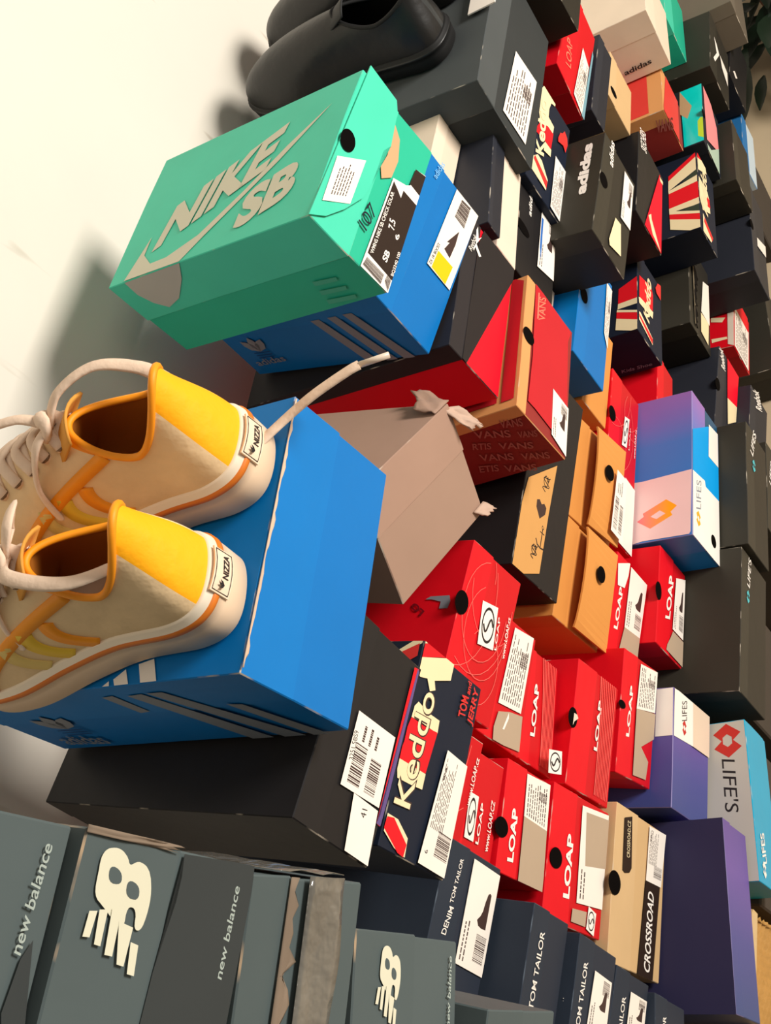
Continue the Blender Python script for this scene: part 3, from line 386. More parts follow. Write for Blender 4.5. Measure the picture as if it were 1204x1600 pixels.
# ---------------------------------------------------------------- light
sc=bpy.context.scene
sc.view_settings.view_transform='Standard'; sc.view_settings.look='None'; sc.view_settings.gamma=1
sc.view_settings.use_curve_mapping=False; sc.view_settings.exposure=0.0
w=bpy.data.worlds.new('world'); sc.world=w; w.use_nodes=True
w.node_tree.nodes['Background'].inputs[0].default_value=(1,.93,.84,1); w.node_tree.nodes['Background'].inputs[1].default_value=.19
def area(name,loc,target,sx,sy,power,col):
    l=bpy.data.lights.new(name,'AREA'); l.shape='RECTANGLE'; l.size=sx; l.size_y=sy; l.energy=power; l.color=col
    o=bpy.data.objects.new(name,l); C.objects.link(o); o.location=loc
    o.rotation_euler=(Vector(target)-Vector(loc)).to_track_quat('-Z','Y').to_euler(); return o
area('window_light',(1.9,-2.3,ZC+.10),(.7,.8,ZC-.9),1.1,.9,168,(1,.95,.885))
area('ceiling_light',(0.3,-.9,ZC+1.0),(.6,.8,ZC-.8),.9,.5,7,(1,.9,.78))
# ---------------------------------------------------------------- materials
MC={}
def mat(name,rgb,rough=.5,spec=.4,noise=.06,bump=.02,scale=18,metal=0,edge=None,emit=0):
    if name in MC: return MC[name]
    mt=bpy.data.materials.new(name); mt.use_nodes=True; n=mt.node_tree; b=n.nodes['Principled BSDF']
    c=tuple(s2l(v) for v in rgb)
    tc=n.nodes.new('ShaderNodeTexCoord'); nz=n.nodes.new('ShaderNodeTexNoise'); nz.inputs['Scale'].default_value=scale; nz.inputs['Detail'].default_value=5
    n.links.new(tc.outputs['Object'],nz.inputs['Vector'])
    mx=n.nodes.new('ShaderNodeMix'); mx.data_type='RGBA'
    mx.inputs['A'].default_value=(*[v*(1-noise) for v in c],1); mx.inputs['B'].default_value=(*[min(1,v*(1+noise)+noise*.02) for v in c],1)
    n.links.new(nz.outputs['Fac'],mx.inputs['Factor']); out=mx.outputs['Result']
    if edge:
        z2=n.nodes.new('ShaderNodeTexNoise'); z2.inputs['Scale'].default_value=34; n.links.new(tc.outputs['Object'],z2.inputs['Vector'])
        rp=n.nodes.new('ShaderNodeValToRGB'); rp.color_ramp.elements[0].position=.54; rp.color_ramp.elements[1].position=.70
        n.links.new(z2.outputs['Fac'],rp.inputs['Fac'])
        m2=n.nodes.new('ShaderNodeMix'); m2.data_type='RGBA'; n.links.new(rp.outputs['Color'],m2.inputs['Factor'])
        n.links.new(out,m2.inputs['A']); m2.inputs['B'].default_value=(*[s2l(v) for v in edge],1); out=m2.outputs['Result']
    n.links.new(out,b.inputs['Base Color'])
    b.inputs['Roughness'].default_value=rough; b.inputs['Specular IOR Level'].default_value=spec; b.inputs['Metallic'].default_value=metal
    if bump:
        z3=n.nodes.new('ShaderNodeTexNoise'); z3.inputs['Scale'].default_value=scale*1.3; z3.inputs['Detail'].default_value=3; n.links.new(tc.outputs['Object'],z3.inputs['Vector'])
        bp=n.nodes.new('ShaderNodeBump'); bp.inputs['Strength'].default_value=bump*4; bp.inputs['Distance'].default_value=.01
        n.links.new(z3.outputs['Fac'],bp.inputs['Height']); n.links.new(bp.outputs['Normal'],b.inputs['Normal'])
    MC[name]=mt; return mt
def gradmat(name,stops,axis=0,lo=-.15,hi=.15,rough=.45):
    if name in MC: return MC[name]
    mt=bpy.data.materials.new(name); mt.use_nodes=True; n=mt.node_tree; b=n.nodes['Principled BSDF']
    tc=n.nodes.new('ShaderNodeTexCoord'); sp=n.nodes.new('ShaderNodeSeparateXYZ'); n.links.new(tc.outputs['Object'],sp.inputs[0])
    mr=n.nodes.new('ShaderNodeMapRange'); mr.inputs['From Min'].default_value=lo; mr.inputs['From Max'].default_value=hi
    n.links.new(sp.outputs[axis],mr.inputs['Value']); rp=n.nodes.new('ShaderNodeValToRGB'); n.links.new(mr.outputs[0],rp.inputs['Fac'])
    el=rp.color_ramp.elements
    for i,(p,c) in enumerate(stops):
        e=el[i] if i<2 else el.new(p)
        e.position=p; e.color=(*[s2l(v) for v in c],1)
    n.links.new(rp.outputs['Color'],b.inputs['Base Color']); b.inputs['Roughness'].default_value=rough
    MC[name]=mt; return mt
PM=dict(white=(240,232,222),greyprint=(128,132,140),paper=(238,228,216),ink=(40,34,34),red=(225,22,34),redc=(215,50,46),redb=(240,8,40),cream=(236,216,172),
 violet=(96,78,128),greycard=(178,156,132),brownblack=(44,30,22),kraft=(206,152,88),tan=(196,158,116),offw=(206,202,178),greyoff=(178,176,166),nbdark=(52,56,56),
 pen=(20,30,40),inkbrown=(66,48,44),palegreen=(70,170,140),yellow=(250,190,12),paleblue=(120,180,225),palered=(240,120,95),reddull=(190,30,40),vansprint=(172,100,92),nbtext=(156,166,158),
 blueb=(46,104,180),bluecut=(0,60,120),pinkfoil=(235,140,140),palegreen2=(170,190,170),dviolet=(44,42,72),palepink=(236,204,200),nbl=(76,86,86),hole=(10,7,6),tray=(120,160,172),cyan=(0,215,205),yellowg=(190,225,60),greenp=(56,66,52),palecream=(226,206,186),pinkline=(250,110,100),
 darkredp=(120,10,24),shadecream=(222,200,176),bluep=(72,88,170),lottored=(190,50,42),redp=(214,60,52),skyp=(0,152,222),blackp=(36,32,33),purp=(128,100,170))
def pm(k):
    if k=='tealpink': return gradmat('print teal to pink',[(0,(190,90,140)),(1,(60,180,190))],0,-.02,.02)
    if k=='lottogr': return gradmat('print pink to orange',[(0,(240,70,150)),(1,(255,170,20))],1,-.03,-.115)
    if k=='cyan': return mat('iridescent foil cyan',PM[k],.18,.8,.05,.03)
    return mat('print '+k,PM[k],.55,.18,.05,0) if k!='hole' else mat('hole dark',PM[k],.9,.05,0,0)
# ---------------------------------------------------------------- mesh helpers
def link(name,me,m,parent=None,mats=None):
    o=bpy.data.objects.new(name,me); C.objects.link(o)
    for q in (mats or [m]): me.materials.append(q)
    if parent: o.parent=parent
    return o
def mesh(name,vs,fs,m,parent=None,smooth=False,mats=None,idx=None):
    me=bpy.data.meshes.new(name); me.from_pydata([tuple(v) for v in vs],[],fs); me.update()
    if idx: me.polygons.foreach_set('material_index',idx)
    if smooth: me.polygons.foreach_set('use_smooth',[True]*len(fs))
    return link(name,me,m,parent,mats)
def boxmesh(name,lo,hi,mats,parent,bev=.0012,warp=0,sub=0,seed=0):
    bm=bmesh.new(); bmesh.ops.create_cube(bm,size=1)
    for v in bm.verts: v.co=Vector([lo[k]+(v.co[k]+.5)*(hi[k]-lo[k]) for k in range(3)])
    big=set(bm.faces)
    if bev: 
        r=bmesh.ops.bevel(bm,geom=bm.edges[:],offset=bev,segments=1,affect='EDGES',material=1 if len(mats)>1 else 0)
    if sub:
        es=[e for e in bm.edges if e.calc_length()>.04]
        bmesh.ops.subdivide_edges(bm,edges=es,cuts=sub,use_grid_fill=True)
        rr=random.Random(seed); ph=[rr.uniform(0,6.28) for _ in range(6)]
        for v in bm.verts:
            x,y,z=v.co; 
            v.co.z+=warp*(math.sin(x*23+ph[0])*math.sin(y*17+ph[1]))
            v.co.y+=warp*(math.sin(x*27+ph[2])*math.sin(z*40+ph[3]))
            v.co.x+=warp*(math.sin(y*21+ph[4])*math.sin(z*37+ph[5]))
    me=bpy.data.meshes.new(name); bm.to_mesh(me); bm.free()
    return link(name,me,None,parent,mats)
def tag(o,label,cat,group=None):
    o['label']=label; o['category']=cat
    if group: o['group']=group
def struct(o): o['kind']='structure'; return o
# ---------------------------------------------------------------- the room
wallm=mat('painted cream wall',(224,217,203),.75,.25,.03,.012,6)
n=wallm.node_tree; b=n.nodes['Principled BSDF']; src=b.inputs['Base Color'].links[0].from_socket
tc=n.nodes.new('ShaderNodeTexCoord'); mp=n.nodes.new('ShaderNodeMapping'); mp.inputs['Rotation'].default_value=(0,.5,0); mp.inputs['Scale'].default_value=(30,5,4)
nz=n.nodes.new('ShaderNodeTexNoise'); nz.inputs['Scale'].default_value=1.1; nz.inputs['Detail'].default_value=2
rp=n.nodes.new('ShaderNodeValToRGB'); rp.color_ramp.elements[0].position=.71; rp.color_ramp.elements[1].position=.76
mx=n.nodes.new('ShaderNodeMix'); mx.data_type='RGBA'; mx.inputs['B'].default_value=(*[s2l(v) for v in (196,186,168)],1)
n.links.new(tc.outputs['Object'],mp.inputs[0]); n.links.new(mp.outputs[0],nz.inputs['Vector']); n.links.new(nz.outputs['Fac'],rp.inputs['Fac'])
n.links.new(rp.outputs['Color'],mx.inputs['Factor']); n.links.new(src,mx.inputs['A']); n.links.new(mx.outputs['Result'],b.inputs['Base Color'])
floorm=mat('pale tiled floor',(214,192,158),.45,.4,.05,.01,5)
WY=1.115
struct(boxmesh('floor',(-3.2,-3.5,-.1),(6,WY,0),[floorm],None,0))
struct(boxmesh('wall_back',(-3.2,WY,-.1),(6,WY+.12,3.6),[wallm],None,0))
struct(boxmesh('baseboard_back',(-3.2,WY-.012,0),(6,WY,.08),[mat('white skirting',(225,220,210))],None,.002))
plinth=mat('plain dark plinth board',(70,62,54),.7,.2)
# ---------------------------------------------------------------- shoe boxes
CB={ # colours
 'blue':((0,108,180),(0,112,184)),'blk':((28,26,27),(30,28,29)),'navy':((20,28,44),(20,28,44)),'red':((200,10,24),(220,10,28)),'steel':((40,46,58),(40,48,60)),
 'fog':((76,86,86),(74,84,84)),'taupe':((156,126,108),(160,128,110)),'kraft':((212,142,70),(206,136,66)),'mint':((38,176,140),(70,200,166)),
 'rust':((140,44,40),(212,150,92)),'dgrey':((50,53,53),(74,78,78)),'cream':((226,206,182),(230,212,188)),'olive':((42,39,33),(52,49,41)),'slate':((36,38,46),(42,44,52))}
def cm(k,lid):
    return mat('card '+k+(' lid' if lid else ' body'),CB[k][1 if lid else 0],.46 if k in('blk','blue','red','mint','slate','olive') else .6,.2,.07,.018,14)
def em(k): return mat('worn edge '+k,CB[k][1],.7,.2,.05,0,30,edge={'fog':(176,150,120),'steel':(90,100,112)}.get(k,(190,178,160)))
SPEC={
 'B1':('blue',.46,'large bright blue shoe box with the yellow sneakers standing on it'),
 'B2':('blk',.33,'wide black shoe box with barcode stickers reading 41, directly under the blue sneaker box'),
 'B3':('navy',.3,'navy shoe box with Union Jack print and red cartoon lettering, under the black 41 box'),
 'B4a':('red',.35,'red shoe box directly under the lowest navy flag box, web address on its edge'),
 'B4b':('red',.35,'red shoe box with white oval logo, above the half torn white label box'),
 'B5':('red',.42,'red shoe box with half torn white label, above the box with grey shoe label'),
 'B6':('red',.42,'red shoe box with grey shoe picture label, on the tan box with black strip'),
 'B7':('kraft2',.42,'tan shoe box with black lettered strip beside the large dark violet box'),
 'B8':('viol',.3,'large dark violet shoe box at the lower right, above the wicker hamper'),
 'T1':('steel',.4,'slate blue shoe box with big white shoe label, topmost of its stack'),
 'T2':('steel',.45,'slate blue shoe box with web address on its end, second of its stack'),
 'T3':('steel',.4,'third slate blue shoe box from the top of its stack, small white label'),
 'T4':('steel',.4,'fourth slate blue shoe box from the top of its stack, label at picture edge'),
 'T5':('steel',.4,'lowest slate blue shoe box, barely seen beside the large dark violet box'),
 'N1':('fog',.5,'grey green shoe box at the bottom left corner, topmost of its stack'),
 'N2':('fog',.52,'grey green shoe box with large pale logo and two tone front'),
 'N3':('fog',.32,'grey green shoe box mended with clear packing tape'),
 'N4':('fog',.56,'grey green shoe box with small pale logo, below the taped box'),
 'N5':('fog',.5,'lowest grey green shoe box, only its corner seen at the bottom edge'),
 'C0':('taupe',.42,'plain taupe cardboard shoe box with torn crumpled corners, leaning beside the blue box'),
 'C1':('red',.4,'red shoe box with thin swirling lines and white oval logo below the torn taupe box'),
 'C2':('red',.35,'red shoe box with long printed label and torn grey patch, under the swirling line box'),
 'C3':('red',.35,'narrow red shoe box end with fine wave lines, above the other wave line box'),
 'C4':('red',.45,'wide red shoe box with wave lines and a round finger hole'),
 'C5':('red',.4,'red shoe box with large torn grey label, left of the white and violet box'),
 'C6':('viol2',.5,'white and violet shoe box with small red diamond logo above the turquoise box'),
 'C7':('turq',.9,'turquoise shoe box with pale top and large red diamond logo at the right edge'),
 'D1':('blk',.4,'wide black shoe box with tan band of sketched heart and anchor'),
 'D2':('kraft',.27,'orange kraft shoe box with round hole and white barcode label, right of its twin'),
 'D3':('kraft',.27,'orange kraft shoe box with round hole and no label, left of its labelled twin'),
 'D4':('red',.35,'red shoe box with torn white and grey label under the orange kraft box'),
 'D5':('red',.5,'red shoe box with heart shaped finger hole, beside the large black ring stained box'),
 'D6':('olive',.3,'large black shoe box with small colourful diamond logo, under the red heart hole box'),
 'E1':('mint',.5,'mint green shoe box with large white slanted lettering and swoosh, topmost in its stack'),
 'E2':('blue',.35,'blue shoe box with yellow square on its label, under the mint green box'),
 'E3':('redlid',.27,'black shoe box with bright red corner and small white cross mark on its lid'),
 'E4':('rust',.17,'red shoe box with tan rim and patterned dark red side'),
 'F1':('dgrey',.3,'dark grey shoe box with white label carrying the black shoes'),
 'F2':('navy',.3,'navy Union Jack shoe box under the dark grey box'),
 'F3':('blk',.4,'black shoe box with white word and blue bordered shoe label under the flag box'),
 'F4':('cream',.4,'cream shoe box end just above the small blue box with finger hole'),
 'F5':('blue',.35,'small blue shoe box with dark finger hole, right of the red tan rimmed box'),
 'F6':('kraft',.3,'thin tan kraft shoe box beneath the small blue box'),
 'F7':('red',.35,'red shoe box with oval logo and long label, on the violet to blue box'),
 'F8':('grad',.5,'large violet to blue and white shoe box with pink orange diamond logo'),
 'F9':('olive',.35,'black shoe box with diamond logo, touching the violet to blue box'),
 'F10':('olive',.35,'black shoe box at the right picture edge, mostly cut off, with white lettering'),
 'G0':('olive',.2,'dark brown shoe box at the top edge above the red box'),
 'G1':('red',.5,'red shoe box in a pale blue tray near the top edge'),
 'G2':('slate',.4,'flat dark slate shoe box running up to the top edge of the picture'),
 'G3':('olive',.35,'black shoe box with large white word on its lid and finger hole'),
 'G4':('kraft2',.3,'small tan shoe box with finger hole above the black box with red corner'),
 'G5':('blk',.35,'black shoe box with red diagonal corner, right of the white lettered black box'),
 'G6':('navy',.3,'Union Jack shoe box with black side, lower one, above the small red box'),
 'G7':('red',.4,'small red shoe box behind the violet to blue box'),
 'G8':('slate',.35,'dark slate shoe box with finger hole, white wordmark and white red end'),
 'G9':('slate',.35,'dark slate shoe box with white wordmark, lower one, behind the black boxes'),
 'H1':('cream',.4,'cream shoe box with black word on its side near the top edge'),
 'H1b':('mint',.4,'narrow mint green shoe box near the top edge, right of the cream box'),
 'H2':('rust',.3,'small red shoe box with tan rim under the cream box'),
 'H3':('foil',.3,'shiny cyan and pink foil shoe box near the top right'),
 'H4':('navy',.35,'Union Jack shoe box with white red striped lid, upper right'),
 'H5':('olive',.35,'worn dark olive shoe box with split corner, under the Union Jack lid box'),
 'H6':('red',.35,'small red shoe box with cream label and white strokes near the right edge'),
 'H7':('slate',.35,'dark slate shoe box with wide bare lid and finger hole, near the right edge'),
 'I1':('olive',.35,'dark olive shoe box near the top right corner, below the brown box'),
 'P3':('wred',.3,'white ended box wedged between the red cornered black box and white lettered black box'),
 'P2':('slate',.3,'thin dark box wedged between the cream box and white ended box'),
 'P1':('cream',.4,'plain cream box peeping out beside the blue box barcode'),
 'J1':('taupe2',.3,'brown grey shoe box at the top right beside the plant'),
 'K1':('blk',.3,'small black shoe box beside the plant, below the brown grey box'),
 'J3':('olive',.3,'tall dark olive shoe box end beside the blue and white box'),
 'J4':('bwhite',.4,'blue and white shoe box near the right edge'),
 'K8':('olive',.3,'big dark shoe box at the right picture edge, lowest of the far stack'),
}
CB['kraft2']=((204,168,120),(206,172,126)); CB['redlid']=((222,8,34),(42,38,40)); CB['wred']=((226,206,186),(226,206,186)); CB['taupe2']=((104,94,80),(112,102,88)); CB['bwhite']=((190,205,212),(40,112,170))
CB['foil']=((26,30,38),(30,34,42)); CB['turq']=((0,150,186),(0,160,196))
BOX['N5']=BOX['N5'][:2]+(BOX['N5'][2]-.012,)+BOX['N5'][3:]
BOX['P1']=(BOX['P2'][0],.74,BOX['P2'][2]+BOX['P2'][7]/2+.034,0,0,0,.17,.062,.30)
def boxmats(k):
    if k=='grad':
        g=gradmat('card violet to blue',[(0,(52,120,196)),(1,(150,104,176)),(.45,(70,118,192)),(.75,(122,108,184))],0,-.04,.15)
        return [g,mat('worn edge violet',(140,130,180),.6)],[gradmat('card teal body',[(0,(8,62,84)),(1,(10,120,190))],1,-.155,-.150),g]
    if k in('viol','viol2'):
        g=gradmat('card violet '+k,[(0,(40,70,120)),(1,(92,70,140)),(.4,(70,72,140)),(.7,(104,80,156))],0,-.16,.16)
        return [g,mat('worn edge violet2',(130,120,170),.6)],[g,g]
    if k=='turq':
        return [mat('card turquoise lid',(0,158,196),.35),em('turq')],[mat('card turquoise lid',(0,158,196),.35),em('turq')]
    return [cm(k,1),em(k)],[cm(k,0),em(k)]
ROOT={}
def make_box(nm):
    x,y,z,yaw,tx,ty,W,H,D=BOX[nm]; k,lf,label=SPEC[nm]
    Rz=Matrix.Rotation(yaw,3,'Z')@Matrix.Rotation(ty,3,'Y')@Matrix.Rotation(tx,3,'X')
    r=bpy.data.objects.new('shoe_box',None); C.objects.link(r); r.empty_display_size=.05
    M=Rz.to_4x4(); M.translation=Vector((x,y,z+ZC))+Rz@Vector((0,D/2,-H/2)); r.matrix_world=M
    tag(r,label,'shoe box'); ROOT[nm]=(r,W,H,D)
    lm,bmz=boxmats(k); w2,d2=W/2,D/2; lh=H*lf; t=.0009; sd=hash(nm)%97 if 0 else sum(map(ord,nm))
    flare=nm in('D2','D3')
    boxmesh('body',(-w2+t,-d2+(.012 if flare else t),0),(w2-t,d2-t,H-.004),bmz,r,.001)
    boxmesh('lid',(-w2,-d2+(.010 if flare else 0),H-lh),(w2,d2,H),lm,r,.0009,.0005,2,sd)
    if flare:   # front panel that has sprung forward from under the lid
        z1=H-lh-.004; vs=[]; n=14
        for i in range(n+1):
            s=i/n; u=-w2+W*s; bow=math.sin(s*math.pi)**.6
            for (yy,zz) in ((-d2-.003,.0),(-d2-.002-.010*bow,z1+.006*bow),(-d2+.001-.010*bow,z1+.006*bow),(-d2,.0)): vs.append((u,yy,zz))
        fs=[]
        for i in range(n):
            for j in range(4): a=i*4+j; b2=i*4+(j+1)%4; fs.append((a,a+4,b2+4,b2))
        fs+= [(0,1,2,3),(n*4+3,n*4+2,n*4+1,n*4)]
        mesh('front_panel',vs,fs,cm('kraft',0),r)
    return r
EPS=.0007
def mapper(nm,fc,e=EPS):
    r,W,H,D=ROOT[nm]
    if nm=='E1' and fc=='f' and ORD[(nm,fc)] in (2,3): e=e+.0030
    if fc=='f': 
        ex=.0115 if nm in('D2','D3') else 0
        return lambda u,v,k=0:Vector((u,-D/2-e-k-ex,v+H/2))
    if fc=='t': return lambda u,v,k=0:Vector((u,v-D/2,H+e+k))
    return lambda u,v,k=0:Vector((-W/2-e-k,-u-D/2,v+H/2))
ORD={}
def lay(nm,fc):
    ORD[(nm,fc)]=ORD.get((nm,fc),0)+1; return min(ORD[(nm,fc)],34)*.00008
def textmesh(s,bold,ital):
    cu=bpy.data.curves.new('t','FONT'); cu.body=s; cu.size=1; cu.offset=bold; cu.resolution_u=4
    if ital: cu.shear=.25
    o=bpy.data.objects.new('t',cu); C.objects.link(o)
    dg=bpy.context.evaluated_depsgraph_get(); dg.update(); me=bpy.data.meshes.new_from_object(o.evaluated_get(dg))
    vs=[v.co.copy() for v in me.vertices]; fs=[tuple(p.vertices) for p in me.polygons]
    bpy.data.objects.remove(o); bpy.data.curves.remove(cu); return vs,fs
def polyfill(pts):
    # triangulate a simple polygon (ear clipping through bmesh)
    bm=bmesh.new(); vs=[bm.verts.new((p[0],p[1],0)) for p in pts]
    try: f=bm.faces.new(vs)
    except Exception: bm.free(); return [],[]
    bmesh.ops.triangulate(bm,faces=[f],ngon_method='EAR_CLIP'); bm.verts.index_update()
    r=[tuple(v.index for v in q.verts) for q in bm.faces]; vv=[(v.co.x,v.co.y) for v in bm.verts]; bm.free(); return vv,r
ACC={}
def acc(nm,part,matk,fc,pts3,faces,orient=True):
    key=(nm,part,matk); v,f=ACC.setdefault(key,([],[])); o=len(v); v+= [tuple(p) for p in pts3]
    nn={'f':Vector((0,-1,0)),'t':Vector((0,0,1)),'l':Vector((-1,0,0))}[fc]
    for q in faces:
        a,b2,c=[Vector(pts3[i]) for i in q[:3]]
        if (b2-a).cross(c-a).dot(nn)<0: q=q[::-1]
        f.append(tuple(i+o for i in q))
def add2d(nm,fc,part,matk,pts,faces,k): 
    mp_=mapper(nm,fc); acc(nm,part,matk,fc,[mp_(p[0],p[1],k) for p in pts],faces)
def quadmap(q): # TL TR BR BL ; s right, t down
    q=[Vector((p[0],p[1])) for p in q]
    return lambda s,t:(q[0]*(1-s)*(1-t)+q[1]*s*(1-t)+q[2]*s*t+q[3]*(1-s)*t)
def rects(nm,fc,part,matk,qm,L,k):
    for (s0,t0,s1,t1) in L:
        add2d(nm,fc,part,matk,[qm(s0,t0),qm(s1,t0),qm(s1,t1),qm(s0,t1)],[(0,1,2,3)],k)
def bars(s0,t0,s1,t1,rr,vert=True,n=18):
    L=[];x=0
    while x<1:
        wd=rr.choice([.012,.02,.03,.045]); 
        if x+wd>1:break
        L.append((s0+(s1-s0)*x,t0,s0+(s1-s0)*(x+wd),t1)); x+=wd+rr.choice([.015,.025,.035])
    return L
def lines(s0,t0,s1,t1,n,rr):
    L=[]
    for i in range(n):
        t=t0+(t1-t0)*(i+.2)/n; h=(t1-t0)/n*.35; x=s0
        e=s0+(s1-s0)*rr.uniform(.6,1)
        while x<e:
            wd=(s1-s0)*rr.uniform(.05,.14); L.append((x,t,min(x+wd,s1),t+h)); x+=wd+(s1-s0)*.025
    return L
SHOE=[(0,.62),(.03,.3),(.16,.12),(.3,.36),(.45,.5),(.7,.58),(.95,.72),(1,.86),(.97,1),(.02,1)]
def ell(cx,cy,rx,ry,n=26,a0=0,a1=2*math.pi):
    return [(cx+rx*math.cos(a0+(a1-a0)*i/n),cy+ry*math.sin(a0+(a1-a0)*i/n)) for i in range(n)]
def ring(cx,cy,rx,ry,t,n=26):
    o=ell(cx,cy,rx,ry,n); i_=ell(cx,cy,rx*(1-t),ry*(1-t),n); return o+i_,[(j,(j+1)%n,n+(j+1)%n,n+j) for j in range(n)]
def strip(pts,w):
    vs=[];fs=[]
    for i,p in enumerate(pts):
        a=Vector(pts[max(i-1,0)]);b2=Vector(pts[min(i+1,len(pts)-1)]); d=(b2-a)
        d=d.normalized() if d.length else Vector((1,0)); nx=Vector((-d.y,d.x))*w/2; p=Vector(p); vs+=[p+nx,p-nx]
    for i in range(len(pts)-1): fs.append((2*i,2*i+1,2*i+3,2*i+2))
    return vs,fs
def dogfx(g):
    kind,nm,fc=g[0],g[1],g[2]; k=lay(nm,fc); rr=random.Random(len(ORD)*7+sum(map(ord,nm)))
    r,W,H,D=ROOT[nm]
    if kind=='poly':
        v,f=polyfill(g[5]); add2d(nm,fc,g[3],g[4],v,f,k)
    elif kind=='text':
        vs,fs=textmesh(g[5],g[7]*1.0,g[8]); 
        x0=min(v.x for v in vs);x1=max(v.x for v in vs);y0=min(v.y for v in vs);y1=max(v.y for v in vs)
        A,B,T_=[Vector(p) for p in g[6]]; ex=(B-A)/(x1-x0); ey=(T_-A)/(y1-y0)
        if abs(ex.angle(ey)-math.pi/2)>.5 and g[5] not in('NIKE','SB','VANS','RTIS','ETIS'):
            pe=Vector((-ex.y,ex.x)).normalized()*ey.length*.8; ey=pe
        y0=0 if g[5] in('adidas','LOAP','Keddo','LIFES') else y0
        add2d(nm,fc,g[3],g[4],[A+ex*(v.x-x0)+ey*(v.y-y0) for v in vs],fs,k)
    elif kind=='hole':
        (c,)=g[5]; v=[c]+ell(c[0],c[1],g[6],g[7]); add2d(nm,fc,g[3],g[4],v,[(0,i,i%26+1) for i in range(1,27)],k)
    elif kind=='label' or kind=='bars':
        qm=quadmap(g[5]); 
        if kind=='bars':
            rects(nm,fc,g[3],'inkbrown',qm,bars(0,0,1,1,rr),k); return
        rects(nm,fc,'label','paper',qm,[(0,0,1,1)],k)
        st=g[6]; I=[]
        if st=='std': I=lines(.32,.08,.95,.6,8,rr)+bars(.12,.45,.34,.95,rr)+lines(.74,.1,.9,.2,1,rr)
        if st=='bar2': I=bars(.08,.12,.62,.42,rr)+bars(.08,.55,.55,.82,rr)+lines(.66,.2,.9,.7,3,rr)
        if st=='lines': I=lines(.06,.08,.94,.92,9,rr)+bars(.55,.55,.75,.9,rr)
        if st=='text': I=lines(.15,.2,.85,.8,6,rr)
        if st in('shoe','shoebar'): I=lines(.05,.08,.5,.3,2,rr)+bars(.10 if st=='shoebar' else .7,.55,.36 if st=='shoebar' else .95,.92,rr)
        rects(nm,fc,'label_print','inkbrown',qm,I,.00003+k)
        if st in('shoe','shoebar'):
            pts=[qm(.42+.36*s,.42+.4*t) for s,t in SHOE]; v,f=polyfill(pts); add2d(nm,fc,'label_print','inkbrown',v,f,.00005+k)
    elif kind=='trefoil':
        (c,)=g[5]; s=g[6]
        for a in (-38,0,38):
            ca,sa=math.cos(math.radians(a)),math.sin(math.radians(a)); base=[(-.0,0),(-.28,.45),(-.22,.85),(0,1.15),(.22,.85),(.28,.45)]
            pts=[(c[0]+s*(x*ca+y*sa),c[1]+s*(-x*sa+y*ca)-.2*s) for x,y in base]; v,f=polyfill(pts); add2d(nm,fc,g[3],g[4],v,f,k)
        for q in range(3):
            y=c[1]-s*(.25+.2*q)-.2*s+.2*s; add2d(nm,fc,'logo_print','bluecut',[(c[0]-s*.55,y),(c[0]+s*.55,y),(c[0]+s*.55,y-.07*s),(c[0]-s*.55,y-.07*s)],[(0,1,2,3)],k+.00005)
    elif kind=='lotto':
        (c,)=g[5]; s=g[6]; sy=1 if fc!='t' else 1
        o=[(0,-.55),(.55,0),(0,.55),(-.55,0)]; i_=[(0,-.22),(.22,0),(0,.22),(-.22,0)]
        for dx in(-.28,.28):
            pass
        P8=[(-.95,0),(-.4,.6),(0,.25),(.4,.6),(.95,0),(.4,-.6),(0,-.25),(-.4,-.6)]; Q8=[(-.36,0),(-.18,.2),(0,.2),(.18,.2),(.36,0),(.18,-.2),(0,-.2),(-.18,-.2)]
        sc_=1.25 if fc=='t' else 1
        pts=[(c[0]+s*x,c[1]+s*y*sc_) for x,y in P8]+[(c[0]+s*x,c[1]+s*y*sc_) for x,y in Q8]
        add2d(nm,fc,g[3],g[4],pts,[(j,(j+1)%8,8+(j+1)%8,8+j) for j in range(8)],k)
    elif kind=='loaplogo':
        A,B,T_=[Vector(p) for p in g[5]]; ex=B-A; ey=T_-A; q=[A+ey,A+ex+ey,A+ex,A]
        if ex.length<1e-4: return
        add2d(nm,fc,'logo','white',q,[(0,1,2,3)],k)
        v,f=ring(.5,.5,.42,.40,.16); add2d(nm,fc,'logo_print','ink',[A+ex*x+ey*y for x,y in v],f,.00005+k)
        S=[(.5+.16*math.sin(t*2*math.pi),.2+.6*t) for t in [i/14 for i in range(15)]]
        v,f=strip([A+ex*x+ey*y for x,y in S],ey.length*.07); add2d(nm,fc,'logo_print','ink',v,f,.0009)
    elif kind=='looplines':
        for q in range(7):
            cx=rr.uniform(-W*.2,W*.5);cy=rr.uniform(-H*.3,H*.5);ra=rr.uniform(.03,.11);a0=rr.uniform(0,6)
            P_=[(cx+ra*math.cos(a0+t*.22),cy+ra*.8*math.sin(a0+t*.22)) for t in range(22)]
            P_=[p for p in P_ if abs(p[0])<W/2-.002 and abs(p[1])<H/2-.002]
            # keep only runs that stay together
            if len(P_)>3:
                run=[P_[0]]
                for p in P_[1:]:
                    if (Vector(p)-Vector(run[-1])).length<.04: run.append(p)
                v,f=strip(run,.0008); add2d(nm,'f','print','pinkline',v,f,k)
    elif kind=='wave':
        P0,P1,P2,P3=[Vector(p) for p in g[5]]   # left-run / right-run end points in face coordinates
        for q in range(9):
            s=q/9; run=[]
            for i in range(17):
                t=i/16; u=W/2-.002-(W-.01)*t; v0=H*.02-(H*.30)*math.sin(min(t*1.4,1)*math.pi/2)**.7*(1-s*.05); vb=-H*.5+.002
                top=H*.10*(1-t)**2-H*.14; run.append((u,top+(vb-top)*(s*.95)))
            v,f=strip(run,.0013 if q else .002); add2d(nm,'f','print','pinkline',v,f,k)
    elif kind=='fog':
        A,B,T_,TB=[Vector(p) for p in g[5]]
